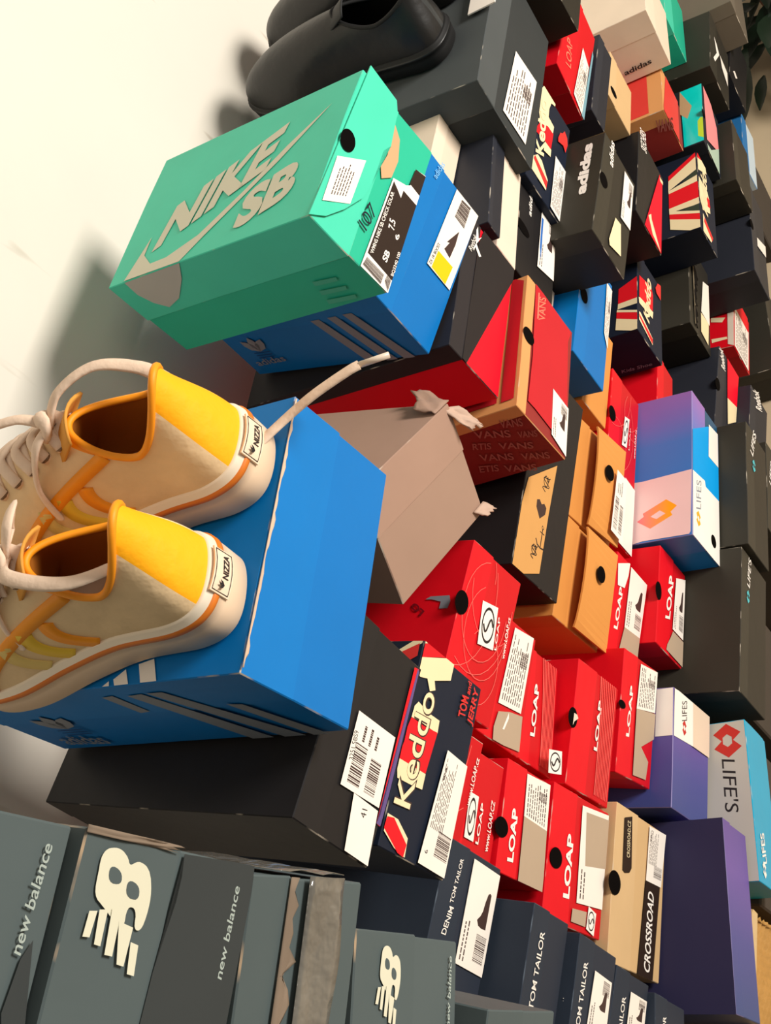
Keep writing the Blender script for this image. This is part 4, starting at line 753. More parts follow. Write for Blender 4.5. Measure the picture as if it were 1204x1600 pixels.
        x0=min(p[0] for p in g[5]);x1=max(p[0] for p in g[5]);y0=min(p[1] for p in g[5]);y1=max(p[1] for p in g[5])
        def q(pts,mk='offw',kk=.0006): v,f=polyfill([(x0+(x1-x0)*a,y0+(y1-y0)*b2) for a,b2 in pts]); add2d(nm,fc,'logo',mk,v,f,kk)
        q([(.30,.5),(.42,.98),(.58,.98),(.63,.5),(.55,.5),(.50,.72),(.44,.5)]);
        q([(.60,.0),(.72,.98),(.90,.98),(1.0,.88),(.98,.66),(.90,.54),(.96,.40),(.95,.12),(.84,.0)])
        q([(.70,.16),(.80,.16),(.82,.38),(.73,.38)],'nbdark',.0009); q([(.76,.62),(.85,.62),(.86,.80),(.78,.80)],'nbdark',.0009)
        q([(.30,.50),(.26,.40),(.62,.40),(.62,.5)])
        for i,(a,w_) in enumerate([(.0,.52),(.03,.53),(.06,.55),(.10,.57),(.14,.6)]):
            y=.02+.2*i; q([(a+.02*i,y),(w_,y),(w_+.02,y+.1),(a+.02*i+.03,y+.1)])
    elif kind in('anchor','heart','swirl'):
        (c,)=g[5]; s=g[6]; Lw=.0014
        def st(pts,w_=Lw): v,f=strip([(c[0]+s*x,c[1]+s*y) for x,y in pts],w_); add2d(nm,fc,g[3],g[4],v,f,k)
        if kind=='anchor':
            st([(-.9,0),(.7,0)],.0022); st([(-.5,.9),(-.9,.55),(-1,.0),(-.9,-.55),(-.5,-.9)],.0024); st([(.35,.4),(.35,-.4)]); st(ell(.85,0,.15,.15,10))
        elif kind=='heart':
            h=[(-.9,0),(-.2,.75),(.4,.8),(.6,.4),(.35,0),(.6,-.4),(.4,-.8),(-.2,-.75)]
            v,f=polyfill([(c[0]+s*x,c[1]+s*y) for x,y in h]); add2d(nm,fc,g[3],g[4],v,f,k)
        else:
            st([(-.8+.1*i,.6*math.sin(i*.7)) for i in range(17)]); st(ell(.2,.1,.5,.4,14)); st(ell(.5,-.2,.2,.2,10))
for nm in SPEC: make_box(nm)
for g in GFX: dogfx(g)
def full(nm,fc,matk,u0=0,u1=1,v0=0,v1=1,part='print'):
    r,W,H,D=ROOT[nm]
    if fc=='t': q=[(-W/2+W*u0,D*v0),(-W/2+W*u1,D*v0),(-W/2+W*u1,D*v1),(-W/2+W*u0,D*v1)]
    elif fc=='f': q=[(-W/2+W*u0,-H/2+H*v0),(-W/2+W*u1,-H/2+H*v0),(-W/2+W*u1,-H/2+H*v1),(-W/2+W*u0,-H/2+H*v1)]
    else: q=[(-D+D*u0,-H/2+H*v0),(-D+D*u1,-H/2+H*v0),(-D+D*u1,-H/2+H*v1),(-D+D*u0,-H/2+H*v1)]
    add2d(nm,fc,part,matk,q,[(0,1,2,3)],.0)
PM['greylid']=(186,180,168); full('C7','t','greylid',.005,.995,.004,.996)
full('B8','t','dviolet',.0,1,0,.995); full('E4','t','reddull',.06,.94,.1,.9); full('H2','t','redp',.05,.95,.1,.9); full('H4','f','navyp',.0,1,.0,.45) if 0 else None  # B8: whole lid top covered in a darker violet than its front
NAMES={'label_print':'label_print','print':'printed_pattern','lettering':'lettering','logo_print':'logo_print'}
made={}
for (nm,part,mk),(v,f) in sorted(ACC.items(),key=lambda t:(t[0][1] in('label_print','logo_print'),t[0][1])):
    r=ROOT[nm][0]; par=r
    if part=='label_print': par=made.get((nm,'label'),r)
    if part=='logo_print': par=made.get((nm,'logo'),r)
    o=mesh(NAMES.get(part,part),v,f,pm(mk),par); made.setdefault((nm,part),o)
# ---------------------------------------------------------------- torn cardboard, tape
def crumple(name,parent,quad,m,nx=10,ny=8,amp=.006,seed=1,thick=.0016,tear=.25):
    rr=random.Random(seed); P=[Vector(q) for q in quad]; nrm=(P[1]-P[0]).cross(P[3]-P[0]).normalized(); vs=[]
    ed=[rr.uniform(0,tear) for _ in range(nx+1)]
    for s_ in (0,1):
        for j in range(ny+1):
            for i in range(nx+1):
                s=i/nx; t=j/ny*(1-ed[i]*(j/ny)); p=P[0]*(1-s)*(1-t)+P[1]*s*(1-t)+P[2]*s*t+P[3]*(1-s)*t
                h=amp*(math.sin(s*9+seed)*math.sin(t*7+seed*2)+.5*math.sin(s*21+t*13)); vs.append(p+nrm*(h*t**.5+s_*thick))
    n=(nx+1)*(ny+1); fs=[]
    for j in range(ny):
        for i in range(nx):
            a=j*(nx+1)+i; fs.append((a,a+1,a+nx+2,a+nx+1)); fs.append((n+a,n+a+nx+1,n+a+nx+2,n+a+1))
    for j in range(ny): a=j*(nx+1); fs.append((a,a+nx+1,n+a+nx+1,n+a)); a+=nx; fs.append((a,n+a,n+a+nx+1,a+nx+1))
    for i in range(nx): a=i; fs.append((a,n+a,n+a+1,a+1)); a+=ny*(nx+1); fs.append((a,a+1,n+a+1,n+a))
    return mesh(name,vs,fs,m,parent,True)
tap=cm('taupe',0); r,W,H,D=ROOT['C0']
crumple('torn_flap',r,[(W/2-.012,-D/2+.005,H),(W/2+.012,-D/2-.004,H-.01),(W/2+.030,-D/2-.018,H-.045),(W/2+.004,-D/2-.020,H-.040)],mat('torn card light',(186,156,136),.7),8,7,.004,3)
crumple('torn_flap',r,[(W/2-.030,-D/2+.0,H+.001),(W/2+.002,-D/2+.0,H+.001),(W/2+.010,-D/2+.05,H+.018),(W/2-.03,-D/2+.03,H+.012)],tap,8,7,.004,5)
crumple('torn_flap',r,[(W/2-.022,-D/2-.001,.012),(W/2+.002,-D/2-.001,.012),(W/2+.010,-D/2-.012,-.002),(W/2-.012,-D/2-.012,.0)],mat('torn card light',(186,156,136)),7,6,.002,9)
r,W,H,D=ROOT['H5']
crumple('torn_edge',r,[(-W*.45,-D/2-.0025,H*.80),(W*.3,-D/2-.0025,H*.86),(W*.3,-D/2-.003,H*.60),(-W*.45,-D/2-.0025,H*.66)],mat('split gap shade',(20,17,14),.9,.1),20,4,.001,8,.0005,.8)  # dark strip: the shade inside the split gap, put in as colour
crumple('torn_edge',r,[(-W*.45,-D/2-.0035,H*.84),(W*.3,-D/2-.0035,H*.88),(W*.3,-D/2-.0035,H*.84),(-W*.45,-D/2-.0035,H*.78)],mat('raw torn board pale',(120,108,88),.9,.1),20,3,.001,5,.0005,.8)
r,W,H,D=ROOT['N3']
tapem=mat('crinkled clear tape',(96,92,84),.16,.8,.5,.12,34)
crumple('packing_tape',r,[(-W/2,-D/2-.003,H*.55),(W/2+.001,-D/2-.003,H*.55),(W/2+.001,-D/2-.003,H*.22),(-W/2,-D/2-.003,H*.22)],tapem,26,6,.0015,4,.0004,0)
crumple('packing_tape',r,[(W/2+.003,-D/2,H*.8),(W/2+.003,D/2-.04,H*.95),(W/2+.003,D/2-.04,H*.2),(W/2+.003,-D/2,H*.2)],tapem,20,6,.002,6,.0004,0)
crumple('torn_edge',r,[(-W/2,-D/2-.002,H*.74),(W/2,-D/2-.002,H*.70),(W/2,-D/2-.003,H*.60),(-W/2,-D/2-.002,H*.52)],mat('raw torn board',(122,106,90),.8,.1,.3),30,5,.001,8,.0005,.9)
r,W,H,D=ROOT['N2']
crumple('torn_edge',r,[(W/2-.0022,-D/2-.001,H),(W/2+.001,-D/2-.001,H),(W/2+.001,-D/2-.001,H*.46),(W/2-.0022,-D/2-.001,H*.48)],mat('raw torn board',(122,106,90)),5,12,.0008,8,.0005,.2)
r,W,H,D=ROOT['B1']
crumple('torn_edge',r,[(-W/2+.004,-D/2-.0022,H+.0008),(W/2-.004,-D/2-.0022,H+.0008),(W/2-.004,-D/2-.0026,H-.0024),(-W/2+.004,-D/2-.0026,H-.0024)],mat('raw white board',(206,176,150),.8,.1,.3),40,3,.0006,2,.0005,.7)
r,W,H,D=ROOT['E1']
# rounded front tuck flap of the mint box
v_,f_=polyfill(FLAP); N=len(v_)
vs=[(x,-D/2-.0010-(H/2-y)*.02,y+H/2) for x,y in v_]+[(x,-D/2-.0026-(H/2-y)*.02,y+H/2) for x,y in v_]
mesh('tuck_flap',vs,[q[::-1] for q in f_]+[tuple(a+N for a in q) for q in f_]+[(i,(i+1)%N,(i+1)%N+N,i+N) for i in range(N)],cm('mint',1),r)
# ---------------------------------------------------------------- shoes
def catmull(P,n):
    m=len(P); out=[]
    L=[0]
    for i in range(m*12):
        k=i//12; t=(i%12)/12; p0,p1,p2,p3=[Vector(P[(k+j-1)%m]) for j in range(4)]
        out.append(.5*((2*p1)+(p2-p0)*t+(2*p0-5*p1+4*p2-p3)*t*t+(3*p1-p0-3*p2+p3)*t**3))
    seg=[0]
    for i in range(len(out)): seg.append(seg[-1]+(out[(i+1)%len(out)]-out[i]).length)
    tot=seg[-1]
    def at(fr):
        d=(fr%1)*tot
        for i in range(len(out)):
            if seg[i+1]>=d: 
                u=(d-seg[i])/max(seg[i+1]-seg[i],1e-9); return out[i].lerp(out[(i+1)%len(out)],u)
        return out[0]
    return at
FOOT=[(0,0),(.27,.025),(.38,.11),(.37,.27),(.40,.45),(.50,.66),(.46,.83),(.28,.955),(.0,1.0),(-.25,.965),(-.43,.85),(-.47,.68),(-.38,.5),(-.33,.33),(-.37,.12),(-.27,.025)]
def tube(name,path,rx,m,parent,flat=1.0,seg=8,up=Vector((0,0,1)),closed=False):
    vs=[];fs=[];P=[Vector(p) for p in path]; n=len(P)
    for i,p in enumerate(P):
        d=(P[(i+1)%n if closed else min(i+1,n-1)]-P[(i-1)%n if closed else max(i-1,0)]).normalized(); a=d.cross(up)
        a=a.normalized() if a.length>1e-4 else Vector((1,0,0)); b2=a.cross(d)
        for j in range(seg): t=2*math.pi*j/seg; vs.append(p+a*rx*math.cos(t)+b2*rx*flat*math.sin(t))
    for i in range(n if closed else n-1):
        for j in range(seg): a=i*seg+j; b2=i*seg+(j+1)%seg; c=((i+1)%n)*seg; fs.append((a,b2,c+(j+1)%seg,c+j))
    if not closed: fs+=[tuple(range(seg))[::-1],tuple((n-1)*seg+j for j in range(seg))]
    return mesh(name,vs,fs,m,parent,True)
def bez(p,n=16):
    P=[Vector(q) for q in p]; out=[]
    at=lambda k:P[max(0,min(len(P)-1,k))]
    for i in range(len(P)-1):
        for j in range(n):
            t=j/n; p0,p1,p2,p3=at(i-1),at(i),at(i+1),at(i+2)
            out.append(.5*((2*p1)+(p2-p0)*t+(2*p0-5*p1+4*p2-p3)*t*t+(3*p1-p0-3*p2+p3)*t**3))
    return out+[P[-1]]
def make_shoe(name,label,cat,group,Lh,Wd,K,mirror=1,black=False):
    root=bpy.data.objects.new(name,None); C.objects.link(root); root.empty_display_size=.05; tag(root,label,cat,group)
    at=catmull([(x*mirror*Wd,y*Lh) for x,y in FOOT],96); N=144; M=44
    hs=K['sole']; fr=lambda i:(lambda q:(.5*q**1.55 if q<=1 else 1-.5*(2-q)**1.55))(2*i/N)
    O=[at(fr(i)) for i in range(N)]
    cen=Vector((0,Lh*.5))
    def ins(p,d):
        q=Vector((p.x,p.y)); c=Vector((0,min(max(q.y,Lh*.2),Lh*.8))); v=c-q; return q+v.normalized()*d
    # sole
    toe=lambda y:.002*0+ (max(0,y/Lh-.8)/.2)**2*.010
    lv=[(0,.006,0),(.002,.002,0),(hs*.5,.0005,0),(hs*.70,.0,0),(hs*.705,-.0009,1),(hs*.82,-.0009,1),(hs*.825,.0004,0),(hs*.97,.0012,2),(hs,.004,2)]
    vs=[];fs=[];ix=[]
    for z,d,mi in lv:
        for p in O: q=ins(p,d); vs.append((q.x,q.y,z*(1-.12*(p.y/Lh))+toe(p.y)))
    for k in range(len(lv)-1):
        for i in range(N): a=k*N+i; b2=k*N+(i+1)%N; fs.append((a,b2,b2+N,a+N)); ix.append(max(lv[k][2],lv[k+1][2]) if lv[k+1][2]!=1 or lv[k][2]==1 else 0)
    fs.append(tuple(range(N))[::-1]); ix.append(0); fs.append(tuple((len(lv)-1)*N+i for i in range(N))); ix.append(0)
    mesh('sole',vs,fs,None,root,True,[K['m_sole'],K['m_stripe'],K['m_sole2']],ix)
    # upper
    a0,a1,hw=.03*Lh,(.36 if not black else .40)*Lh,.29*Wd
    def op(ph):
        y=(a0+a1)/2-(a1-a0)/2*math.cos(ph); x=hw*math.sin(ph)*mirror*(1-.12*math.sin(ph/2)**2)
        q=(1-math.cos(ph))/2
        z=K['heel']*(1-q)**2.2+K['ankle']*2.0*q*(1-q)*1.0+K['front']*q**2.0
        z=K['ankle']+(K['heel']-K['ankle'])*(max(0,math.cos(ph)))**1.6+(K['front']-K['ankle'])*(max(0,-math.cos(ph)))**1.5
        return Vector((x,y,z))
    def S(i,v):
        i=i%N; ph=2*math.pi*i/N; p=ins(at(fr(i)),.004); zb=hs*(1-.12*(p.y/Lh))+toe(p.y)-.001; P0=Vector((p.x,p.y,zb)); P3=op(ph); fwd=max(0,-math.cos(ph))
        h=P3.z-zb; P1=P0+Vector((0,0,h*.45+fwd*(.012))); hz=Vector((P0.x-P3.x,P0.y-P3.y,0)); P2=P3+hz*(.22+.23*fwd)+Vector((0,0,-h*(.32-.2*fwd)))
        return P0*(1-v)**3+P1*3*v*(1-v)**2+P2*3*v*v*(1-v)+P3*v**3
    vs=[];fs=[];ix=[]
    for k in range(M+1):
        for i in range(N): vs.append(S(i,k/M))
    for k in range(M):
        v=(k+.5)/M
        for i in range(N):
            a=k*N+i; b2=k*N+(i+1)%N; fs.append((a,b2,b2+N,a+N)); q=abs(((i+.5)/N*2)-0) ; q=min(q,2-q)  # 0 heel .. 1 toe
            m_=0
            if q<.215: m_=1
            if v>.955: m_=2
            ix.append(m_ if not black else (1 if q<.05 else 0))
    mesh('upper',vs,fs,None,root,True,[K['m_canvas'],K['m_heel'],K['m_trim'],K['m_s2'],K['m_s3']],ix)
    # lining and insole
    vs=[];fs=[];Kk=10
    for k in range(Kk+1):
        t=k/Kk
        for i in range(N):
            p=op(2*math.pi*i/N); f=ins(at(fr(i)),.012); f=Vector((f.x,min(f.y,Lh*.6),hs*.9))
            q=p.lerp(f,t); q.z=p.z*(1-t)**1+f.z*t; c=Vector((0,Lh*.2,q.z)); q=q+(c-q)*.05*(1 if k==0 else 1.3); vs.append(q)
    for k in range(Kk):
        for i in range(N): a=k*N+i; b2=k*N+(i+1)%N; fs.append((a,a+N,b2+N,b2))
    fs.append(tuple(Kk*N+i for i in range(N)))
    mesh('lining',vs,fs,K['m_lining'],root,True)
    tube('collar_trim',[op(2*math.pi*i/N)+Vector((0,0,-.001)) for i in range(N)],.0030,K['m_trim'],root,closed=True)
    def ribbon(nm2,qa,va,qb,vb,wd,m,sgn,cv=0):
        P=[];n=22
        for s_ in (0,1):
            for i in range(n+1):
                t=i/n; q=qa+(qb-qa)*t+cv*math.sin(t*math.pi); v=va+(vb-va)*t; i0=q/2*N*sgn
                A=S(i0,v); d=(S(q/2*N*sgn+.5,min(v+.01*(1 if vb>va else -1),1))-A) if 0 else (S((qa+(qb-qa)*(t+.02)+cv*math.sin((t+.02)*math.pi))/2*N*sgn,va+(vb-va)*(t+.02))-A); d.normalize()
                e1=S(i0+.6,v)-A; e2=S(i0,v+.02)-A; nr=e1.cross(e2).normalized()
                if nr.dot(A-Vector((0,A.y,A.z*.6)))<0: nr=-nr
                sd=nr.cross(d).normalized(); P+=[A+sd*wd/2+nr*(.0017-.0022*s_),A-sd*wd/2+nr*(.0017-.0022*s_)]
        fs=[];q_=2*(n+1)
        for i in range(n): a=2*i; fs+=[(a,a+1,a+3,a+2),(a,a+2,q_+a+2,q_+a),(a+1,q_+a+1,q_+a+3,a+3)]
        fs+=[(0,q_,q_+1,1),(2*n,2*n+1,q_+2*n+1,q_+2*n)]
        mesh(nm2,P,fs,m,root,True)
    if not black:
        for sgn in(1,-1):
            ribbon('eyestay',.66,.97,.80,.03,.011,K['m_trim'],sgn)
            ribbon('side_stripe',.665,.62,.535,.01,.012,K['m_trim'],sgn); ribbon('side_stripe',.71,.54,.60,.01,.012,K['m_s2'],sgn); ribbon('side_stripe',.75,.46,.66,.01,.011,K['m_s3'],sgn)
    # tongue
    T=[];n=9
    for s_ in(0,1):
        for j in range(12):
            t=j/11
            for i in range(n):
                u=i/(n-1)*2-1; base=S(N//2+int(u*5),.72+.28*min(1,t*1.25)) if t<.8 else None
                y=Lh*(.46-.14*t); z=K['front']*(.86+.22*t)+.004-.010*u*u-.0028*s_; T.append(Vector((u*Wd*.20*(1+.1*t),y,z)))
    fs=[];q=n*12
    for j in range(11):
        for i in range(n-1): a=j*n+i; fs+=[(a,a+1,a+n+1,a+n),(q+a,q+a+n,q+a+n+1,q+a+1)]
    for j in range(11): a=j*n; fs.append((a,a+n,q+a+n,q+a)); a+=n-1; fs.append((a,q+a,q+a+n,a+n))
    for i in range(n-1): a=11*n+i; fs.append((a,a+1,q+a+1,q+a))
    mesh('tongue',T,fs,K['m_tongue'],root,True)
    # laces: rows across the throat
    if K.get('laces'):
        for j in range(6):
            v=.93-.085*j; dq=int(N*(.075-.006*j))
            A=S(N//2-dq,v); B=S(N//2+dq,v-.03 if j%2 else v); mid=S(N//2,v)+Vector((0,0,.006))
            A=A+Vector((0,0,.0015)); B=B+Vector((0,0,.0015))
            tube('lace',bez([A-Vector((0,0,.004)),A+Vector((0,0,.003)),mid,B+Vector((0,0,.003)),B-Vector((0,0,.004))],8),.0048,K['m_lace'],root,.45)
            if j<5:
                B2=S(N//2+dq,v-.085); tube('lace',bez([A+Vector((0,0,.003)),(mid+B2)/2+Vector((0,0,.004)),B2+Vector((0,0,.002))],8),.0042,K['m_lace'],root,.45)
            for X in(A,B):
                bm=[]; tube('eyelet',[X+Vector((.004*math.cos(t),.004*math.sin(t),.0006)) for t in [k*.7854 for k in range(8)]],.0011,K['m_eye'],root,closed=True,seg=6)
    K['S']=S; K['N']=N; K['op']=op
    return root
can=mat('beige canvas',(228,198,154),.85,.15,.14,.05,40)
ys=dict(sole=.044,heel=.134,ankle=.092,front=.122,laces=True,m_sole=mat('cream rubber',(224,196,166),.55,.35,.06,.01),m_stripe=mat('orange foxing stripe',(214,116,28),.5),
 m_sole2=mat('pale rubber strip',(236,220,196),.5),m_canvas=can,m_heel=mat('yellow suede heel',(252,172,10),.6,.3,.05,.03,60),m_trim=mat('orange trim',(242,150,14),.55),
 m_s2=mat('yellow stripe',(226,186,52),.6),m_s3=mat('pale yellow stripe',(220,190,110),.6),m_lining=mat('orange brown lining',(176,104,34),.8,.1),m_tongue=mat('tongue canvas',(214,150,60),.8),
 m_lace=mat('dusty white lace',(222,196,172),.8,.1,.06,.03,90),m_eye=mat('dark eyelet',(120,92,66),.4,.5,metal=.6))
def on_box(o,nm,x,y,rz,dz=0,tilt=0):
    r,W,H,D=ROOT[nm]; o.matrix_world=r.matrix_world@Matrix.Translation((x,y-D/2,H+.0022+dz))@Matrix.Rotation(rz,4,'Z')@Matrix.Rotation(tilt,4,'X')
def finish_yellow(root,K,mir):
    S,N=K['S'],K['N']; L_=.30
    # heel badge
    P=[]; 
    for t in(0,1):
        for i in range(7):
            u=(i/6-.5)*.036; P.append((u*1.0,-.0026-.0001+abs(u)**2*9,K['sole']*(.52+.46*t)))
    P=P+[(p[0],p[1]+.0015,p[2]) for p in P]; fs=[]
    for i in range(6): fs+=[(i,i+1,i+8,i+7),(14+i,14+i+7,14+i+8,14+i+1),(i+7,i+8,i+22,i+21),(i,i+14,i+15,i+1)]
    fs+=[(0,7,21,14),(6,20,27,13)]
    bd=mesh('heel_badge',P,fs,mat('badge cream',(232,206,178),.5),root)
    v,f=textmesh('NIZZA',.02,0); x1=max(a.x for a in v); 
    mesh('lettering',[(-.006+a.x/x1*.020,-.0030-.0002+(-.006+a.x/x1*.020)**2*9,K['sole']*.64+a.y*.0085) for a in v],[q for q in f],pm('ink'),bd)
    fr_=[(-.017,.55),(.017,.55),(.017,.95),(-.017,.95)]
    tube('badge_border',[(x,-.0030+x*x*9,K['sole']*z) for x,z in [(-.0165,.56),(-.008,.56),(0,.56),(.008,.56),(.0165,.56),(.0165,.94),(.008,.94),(0,.94),(-.008,.94),(-.0165,.94)]],.00035,pm('ink'),bd,closed=True,seg=4)
    for a in(-.6,0,.6):
        c=Vector((-.0115,-.0034,K['sole']*.72)); d=Vector((math.sin(a),0,math.cos(a))); e=Vector((math.cos(a),0,-math.sin(a)))
        mesh('trefoil_mark',[c,c+d*.003+e*.0012,c+d*.0062,c+d*.003-e*.0012],[(0,1,2,3)],pm('ink'),bd)
    kn=Vector((0,L_*.405,K['front']+.006))
    return kn
K1=dict(ys); s1=make_shoe('sneaker','beige sneaker with yellow heel on the blue box, nearer one of the pair','sneaker','yellow heeled sneakers on the blue box',.30,.108,K1,1)
kn=finish_yellow(s1,K1,1)
tube('knot',[kn+Vector((.009*math.cos(t),.004*math.sin(2*t),.009*math.sin(t))) for t in [k*.5236 for k in range(12)]],.0065,ys['m_lace'],s1,.6,closed=True)
tube('lace_end',bez([kn,kn+Vector((-.02,-.015,.006)),kn+Vector((-.030,-.06,-.010)),kn+Vector((-.012,-.10,-.030))]),.0058,ys['m_lace'],s1,.4)
tube('lace_loop',bez([kn,kn+Vector((.02,-.01,.012)),kn+Vector((.045,.0,.004)),kn+Vector((.04,.02,-.012)),kn+Vector((.012,.01,-.004))]),.0055,ys['m_lace'],s1,.4)
tube('lace_end',bez([kn,kn+Vector((-.015,.012,.0)),kn+Vector((-.03,.03,-.03)),kn+Vector((-.038,.035,-.055))]),.0052,ys['m_lace'],s1,.4)
on_box(s1,'B1',-.055,.004,math.radians(8))
K2=dict(ys); s2=make_shoe('sneaker','beige sneaker with yellow heel, farther one with its lace over the box edge','sneaker','yellow heeled sneakers on the blue box',.30,.108,K2,-1)
kn=finish_yellow(s2,K2,-1)
tube('knot',[kn+Vector((.009*math.cos(t),.004*math.sin(2*t),.009*math.sin(t))) for t in [k*.5236 for k in range(12)]],.0062,ys['m_lace'],s2,.6,closed=True)
tube('lace_loop',bez([kn,kn+Vector((.018,-.015,.010)),kn+Vector((.034,-.045,.006)),kn+Vector((.033,-.075,-.012)),kn+Vector((.024,-.092,-.026))]),.0058,ys['m_lace'],s2,.4)
tube('lace_end',bez([kn,kn+Vector((.004,.02,.014)),kn+Vector((.0,.05,.022)),kn+Vector((-.004,.062,.026))]),.0048,ys['m_lace'],s2,.5)
tube('aglet',[kn+Vector((-.004,.060,.026)),kn+Vector((-.012,.088,.030))],.0024,mat('clear aglet',(214,196,176),.3),s2)
tube('lace_end',bez([kn,kn+Vector((-.02,.01,.0)),kn+Vector((-.035,.03,-.025)),kn+Vector((-.044,.036,-.055))]),.0056,ys['m_lace'],s2,.4)
on_box(s2,'B1',.058,.002,math.radians(7))
r,W,H,D=ROOT['B1']
tube('lace_end',bez([(.0,.012,.02),(.026,-.012,.012),(.040,-.040,.012),(.052,-.070,.010),(.056,-.080,.008)]),.0056,ys['m_lace'],s2,.4)
tube('aglet',[(.056,-.080,.008),(.060,-.104,.002)],.0026,mat('clear aglet',(226,206,190)),s2)
blk=mat('black rubber leather',(22,21,20),.42,.45,.1,.03,30)
bs=dict(sole=.032,heel=.110,ankle=.088,front=.112,m_sole=mat('black sole',(26,25,24),.6,.3),m_stripe=blk,m_sole2=mat('black sole',(26,25,24)),m_canvas=blk,m_heel=mat('black heel tab',(48,50,50),.4),
 m_trim=mat('black collar',(16,15,15),.7),m_s2=blk,m_s3=blk,m_lining=mat('black lining',(12,11,11),.9,.1),m_tongue=mat('dark grey tongue',(30,30,30),.6))
b1=make_shoe('slip_on_shoe','black slip on shoe on the dark grey box, nearer one of the pair','shoe','black shoes on the dark grey box',.355,.118,dict(bs),1,True)
on_box(b1,'F1',-.045,.045,math.radians(-5))
b2_=make_shoe('slip_on_shoe','black slip on shoe on the dark grey box, farther one cut by the top edge','shoe','black shoes on the dark grey box',.355,.118,dict(bs),-1,True)
on_box(b2_,'F1',.092,.04,math.radians(-4))
# paper tag at the front of the dark grey box
r,W,H,D=ROOT['F1']
pt=mesh('paper_tag',[(-.03,-.012,.004),(.05,-.012,.004),(.055,.004,.004),(.035,.03,.004),(-.035,.03,.004)]+[(-.03,-.012,.006),(.05,-.012,.006),(.055,.004,.006),(.035,.03,.006),(-.035,.03,.006)],
 [(4,3,2,1,0),(5,6,7,8,9),(0,1,6,5),(1,2,7,6),(2,3,8,7),(3,4,9,8),(4,0,5,9)],pm('paper')); tag(pt,'white paper tag on the front edge of the dark grey box','paper tag')
pt.matrix_world=r.matrix_world@Matrix.Translation((.035,-D/2+.0,H+.002))
# ---------------------------------------------------------------- plinths that carry the stacks
def plinth_under(nm,i,inset=.02,lo=None,hi=None):
    r,W,H,D=ROOT[nm]; P=[r.matrix_world@Vector((sx*(W/2-inset),sy*(D/2-inset),0)) for sx in(-1,1) for sy in(-1,1)]
    zt=min(p.z for p in P)-.001; xs=[p.x for p in P]; yy=[p.y for p in P]
    x0,x1,y0,y1=(min(xs),max(xs),min(yy)+.01,min(max(yy),WY-.014))
    if lo is not None: x0,x1=lo,hi
    struct(boxmesh('trim_%d'%i,(x0,y0,0),(x1,y1,zt),[plinth],None,.003))
plinth_under('N5',1,.02,-.13,-.085); plinth_under('T5',2,.02,-.01,.10); plinth_under('C7',3); plinth_under('D6',4,.03); plinth_under('F10',5,.02); plinth_under('G9',6)
plinth_under('J4',7)
# ---------------------------------------------------------------- wicker hamper under the violet box
r,W,H,D=ROOT['B8']; zt=min((r.matrix_world@Vector((sx*W/2,sy*D/2,0))).z for sx in(-1,1) for sy in(-1,1))-.002
hx0,hx1,hy0,hy1=.155,.352,.568,.86
hm=bpy.data.objects.new('wicker_hamper',None); C.objects.link(hm); hm.location=((hx0+hx1)/2,(hy0+hy1)/2,0); tag(hm,'tan woven wicker hamper at the right picture edge beneath the violet box','hamper')
wk=mat('tan wicker',(190,142,76),.55,.3,.18,.05,25); wl=mat('pale wicker rim',(206,172,118),.5,.3,.1,.04)
cx,cy=hm.location.x,hm.location.y
vs=[];fs=[];nv=90
per=[(hx0,hy0),(hx1,hy0),(hx1,hy1),(hx0,hy1)]; seq=[]
for k in range(4):
    a=Vector(per[k]);b2=Vector(per[(k+1)%4]); m_=int((b2-a).length/.006)
    for i in range(m_): seq.append((a.lerp(b2,i/m_),(b2-a).normalized()))
rows=60
for j in range(rows+1):
    z=zt-.014-(zt-.014)*j/rows
    for i,(p,d) in enumerate(seq):
        nrm=Vector((d.y,-d.x)); s=math.sin(i*.006/.045*2*math.pi+j*1.6); o=.011*abs(s)**.7-.012; vs.append((p.x+nrm.x*o-cx,p.y+nrm.y*o-cy,z))
ns=len(seq)
for j in range(rows):
    for i in range(ns): a=j*ns+i; b2=j*ns+(i+1)%ns; fs.append((a,a+ns,b2+ns,b2))
mesh('woven_side',vs,fs,wk,hm,True)
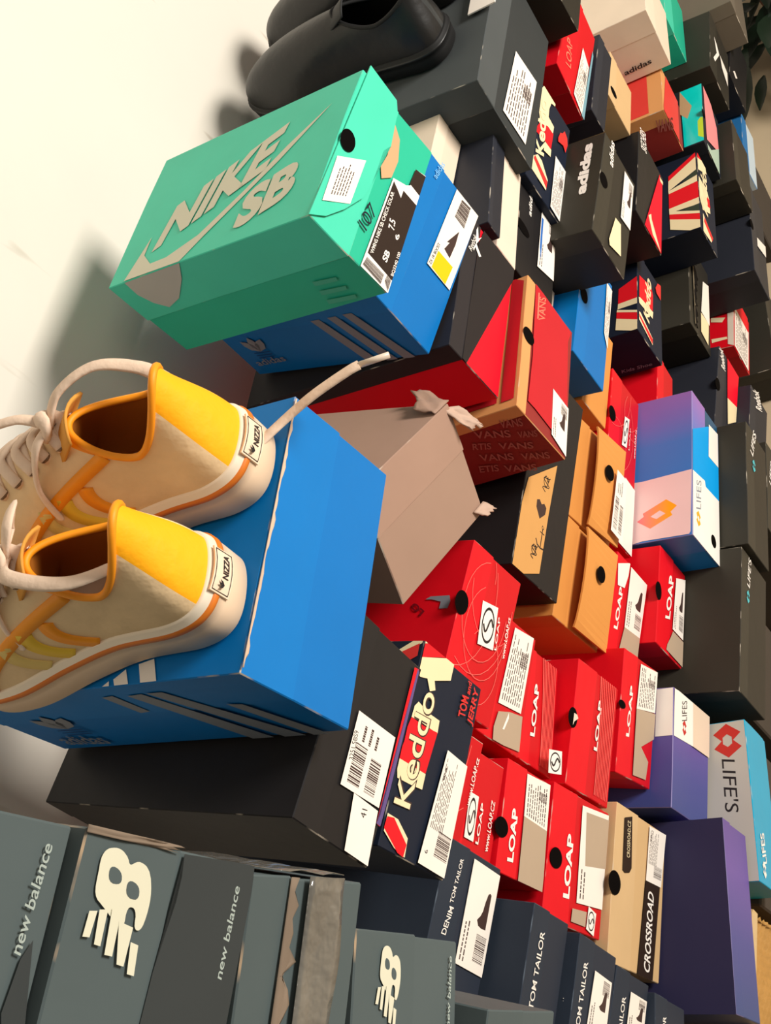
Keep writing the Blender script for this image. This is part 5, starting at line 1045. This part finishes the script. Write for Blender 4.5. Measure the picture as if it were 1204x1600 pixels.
boxmesh('rim',(hx0-cx-.004,hy0-cy-.004,zt-.014),(hx1-cx+.004,hy1-cy+.004,zt),[wl],hm,.006)
# ---------------------------------------------------------------- plant
pl=bpy.data.objects.new('potted_plant',None); C.objects.link(pl); pl.location=(2.98,.60,0); tag(pl,'dark green leafy plant in the top right corner behind the boxes','plant')
vs=[];fs=[]
for k,(rad,z) in enumerate([(.10,0),(.15,.26),(.16,.28),(.14,.28),(.13,.24)]):
    for i in range(28): t=2*math.pi*i/28; vs.append((rad*math.cos(t),rad*math.sin(t),z))
for k in range(4):
    for i in range(28): fs.append((k*28+i,k*28+(i+1)%28,(k+1)*28+(i+1)%28,(k+1)*28+i))
fs.append(tuple(range(28))[::-1]); fs.append(tuple(4*28+i for i in range(28)))
mesh('pot',vs,fs,mat('clay pot',(120,74,52),.7),pl,True)
rr=random.Random(3); vs=[];fs=[];st=[]
for k in range(420):
    a=rr.uniform(0,6.28); el=rr.uniform(.1,1.35); ra=rr.uniform(.10,.36); c=Vector((ra*math.cos(a),ra*math.sin(a)*.95,.12+.75*rr.random()**1.3))
    d=Vector((math.cos(a)*.8,math.sin(a)*.8,rr.uniform(-.5,.5))).normalized(); sd=d.cross(Vector((0,0,1))).normalized(); ln=rr.uniform(.07,.13); wd=ln*.26; b0=len(vs)
    up=sd.cross(d)
    for j in range(6):
        t=j/5; w_=wd*math.sin(math.pi*min(.98,max(.03,t)))**.8; p=c+d*ln*t-Vector((0,0,1))*ln*.35*t*t; vs+=[p+sd*w_+up*w_*.25,p-Vector((0,0,.001)),p-sd*w_+up*w_*.25]
    for j in range(5):
        q=b0+3*j; fs+=[(q,q+3,q+4,q+1),(q+1,q+4,q+5,q+2)]
fo=mesh('foliage',vs,fs,mat('dark green leaf',(26,42,26),.35,.5,.3,0),pl,True); fo['kind']='stuff'
for k in range(7):
    a=k*.9; tube('stem',bez([(0,0,.2),(.03*math.cos(a),.03*math.sin(a),.4),(.10*math.cos(a),.10*math.sin(a),.8)],6),.005,mat('brown stem',(70,58,38)),pl)
bpy.context.view_layer.update()
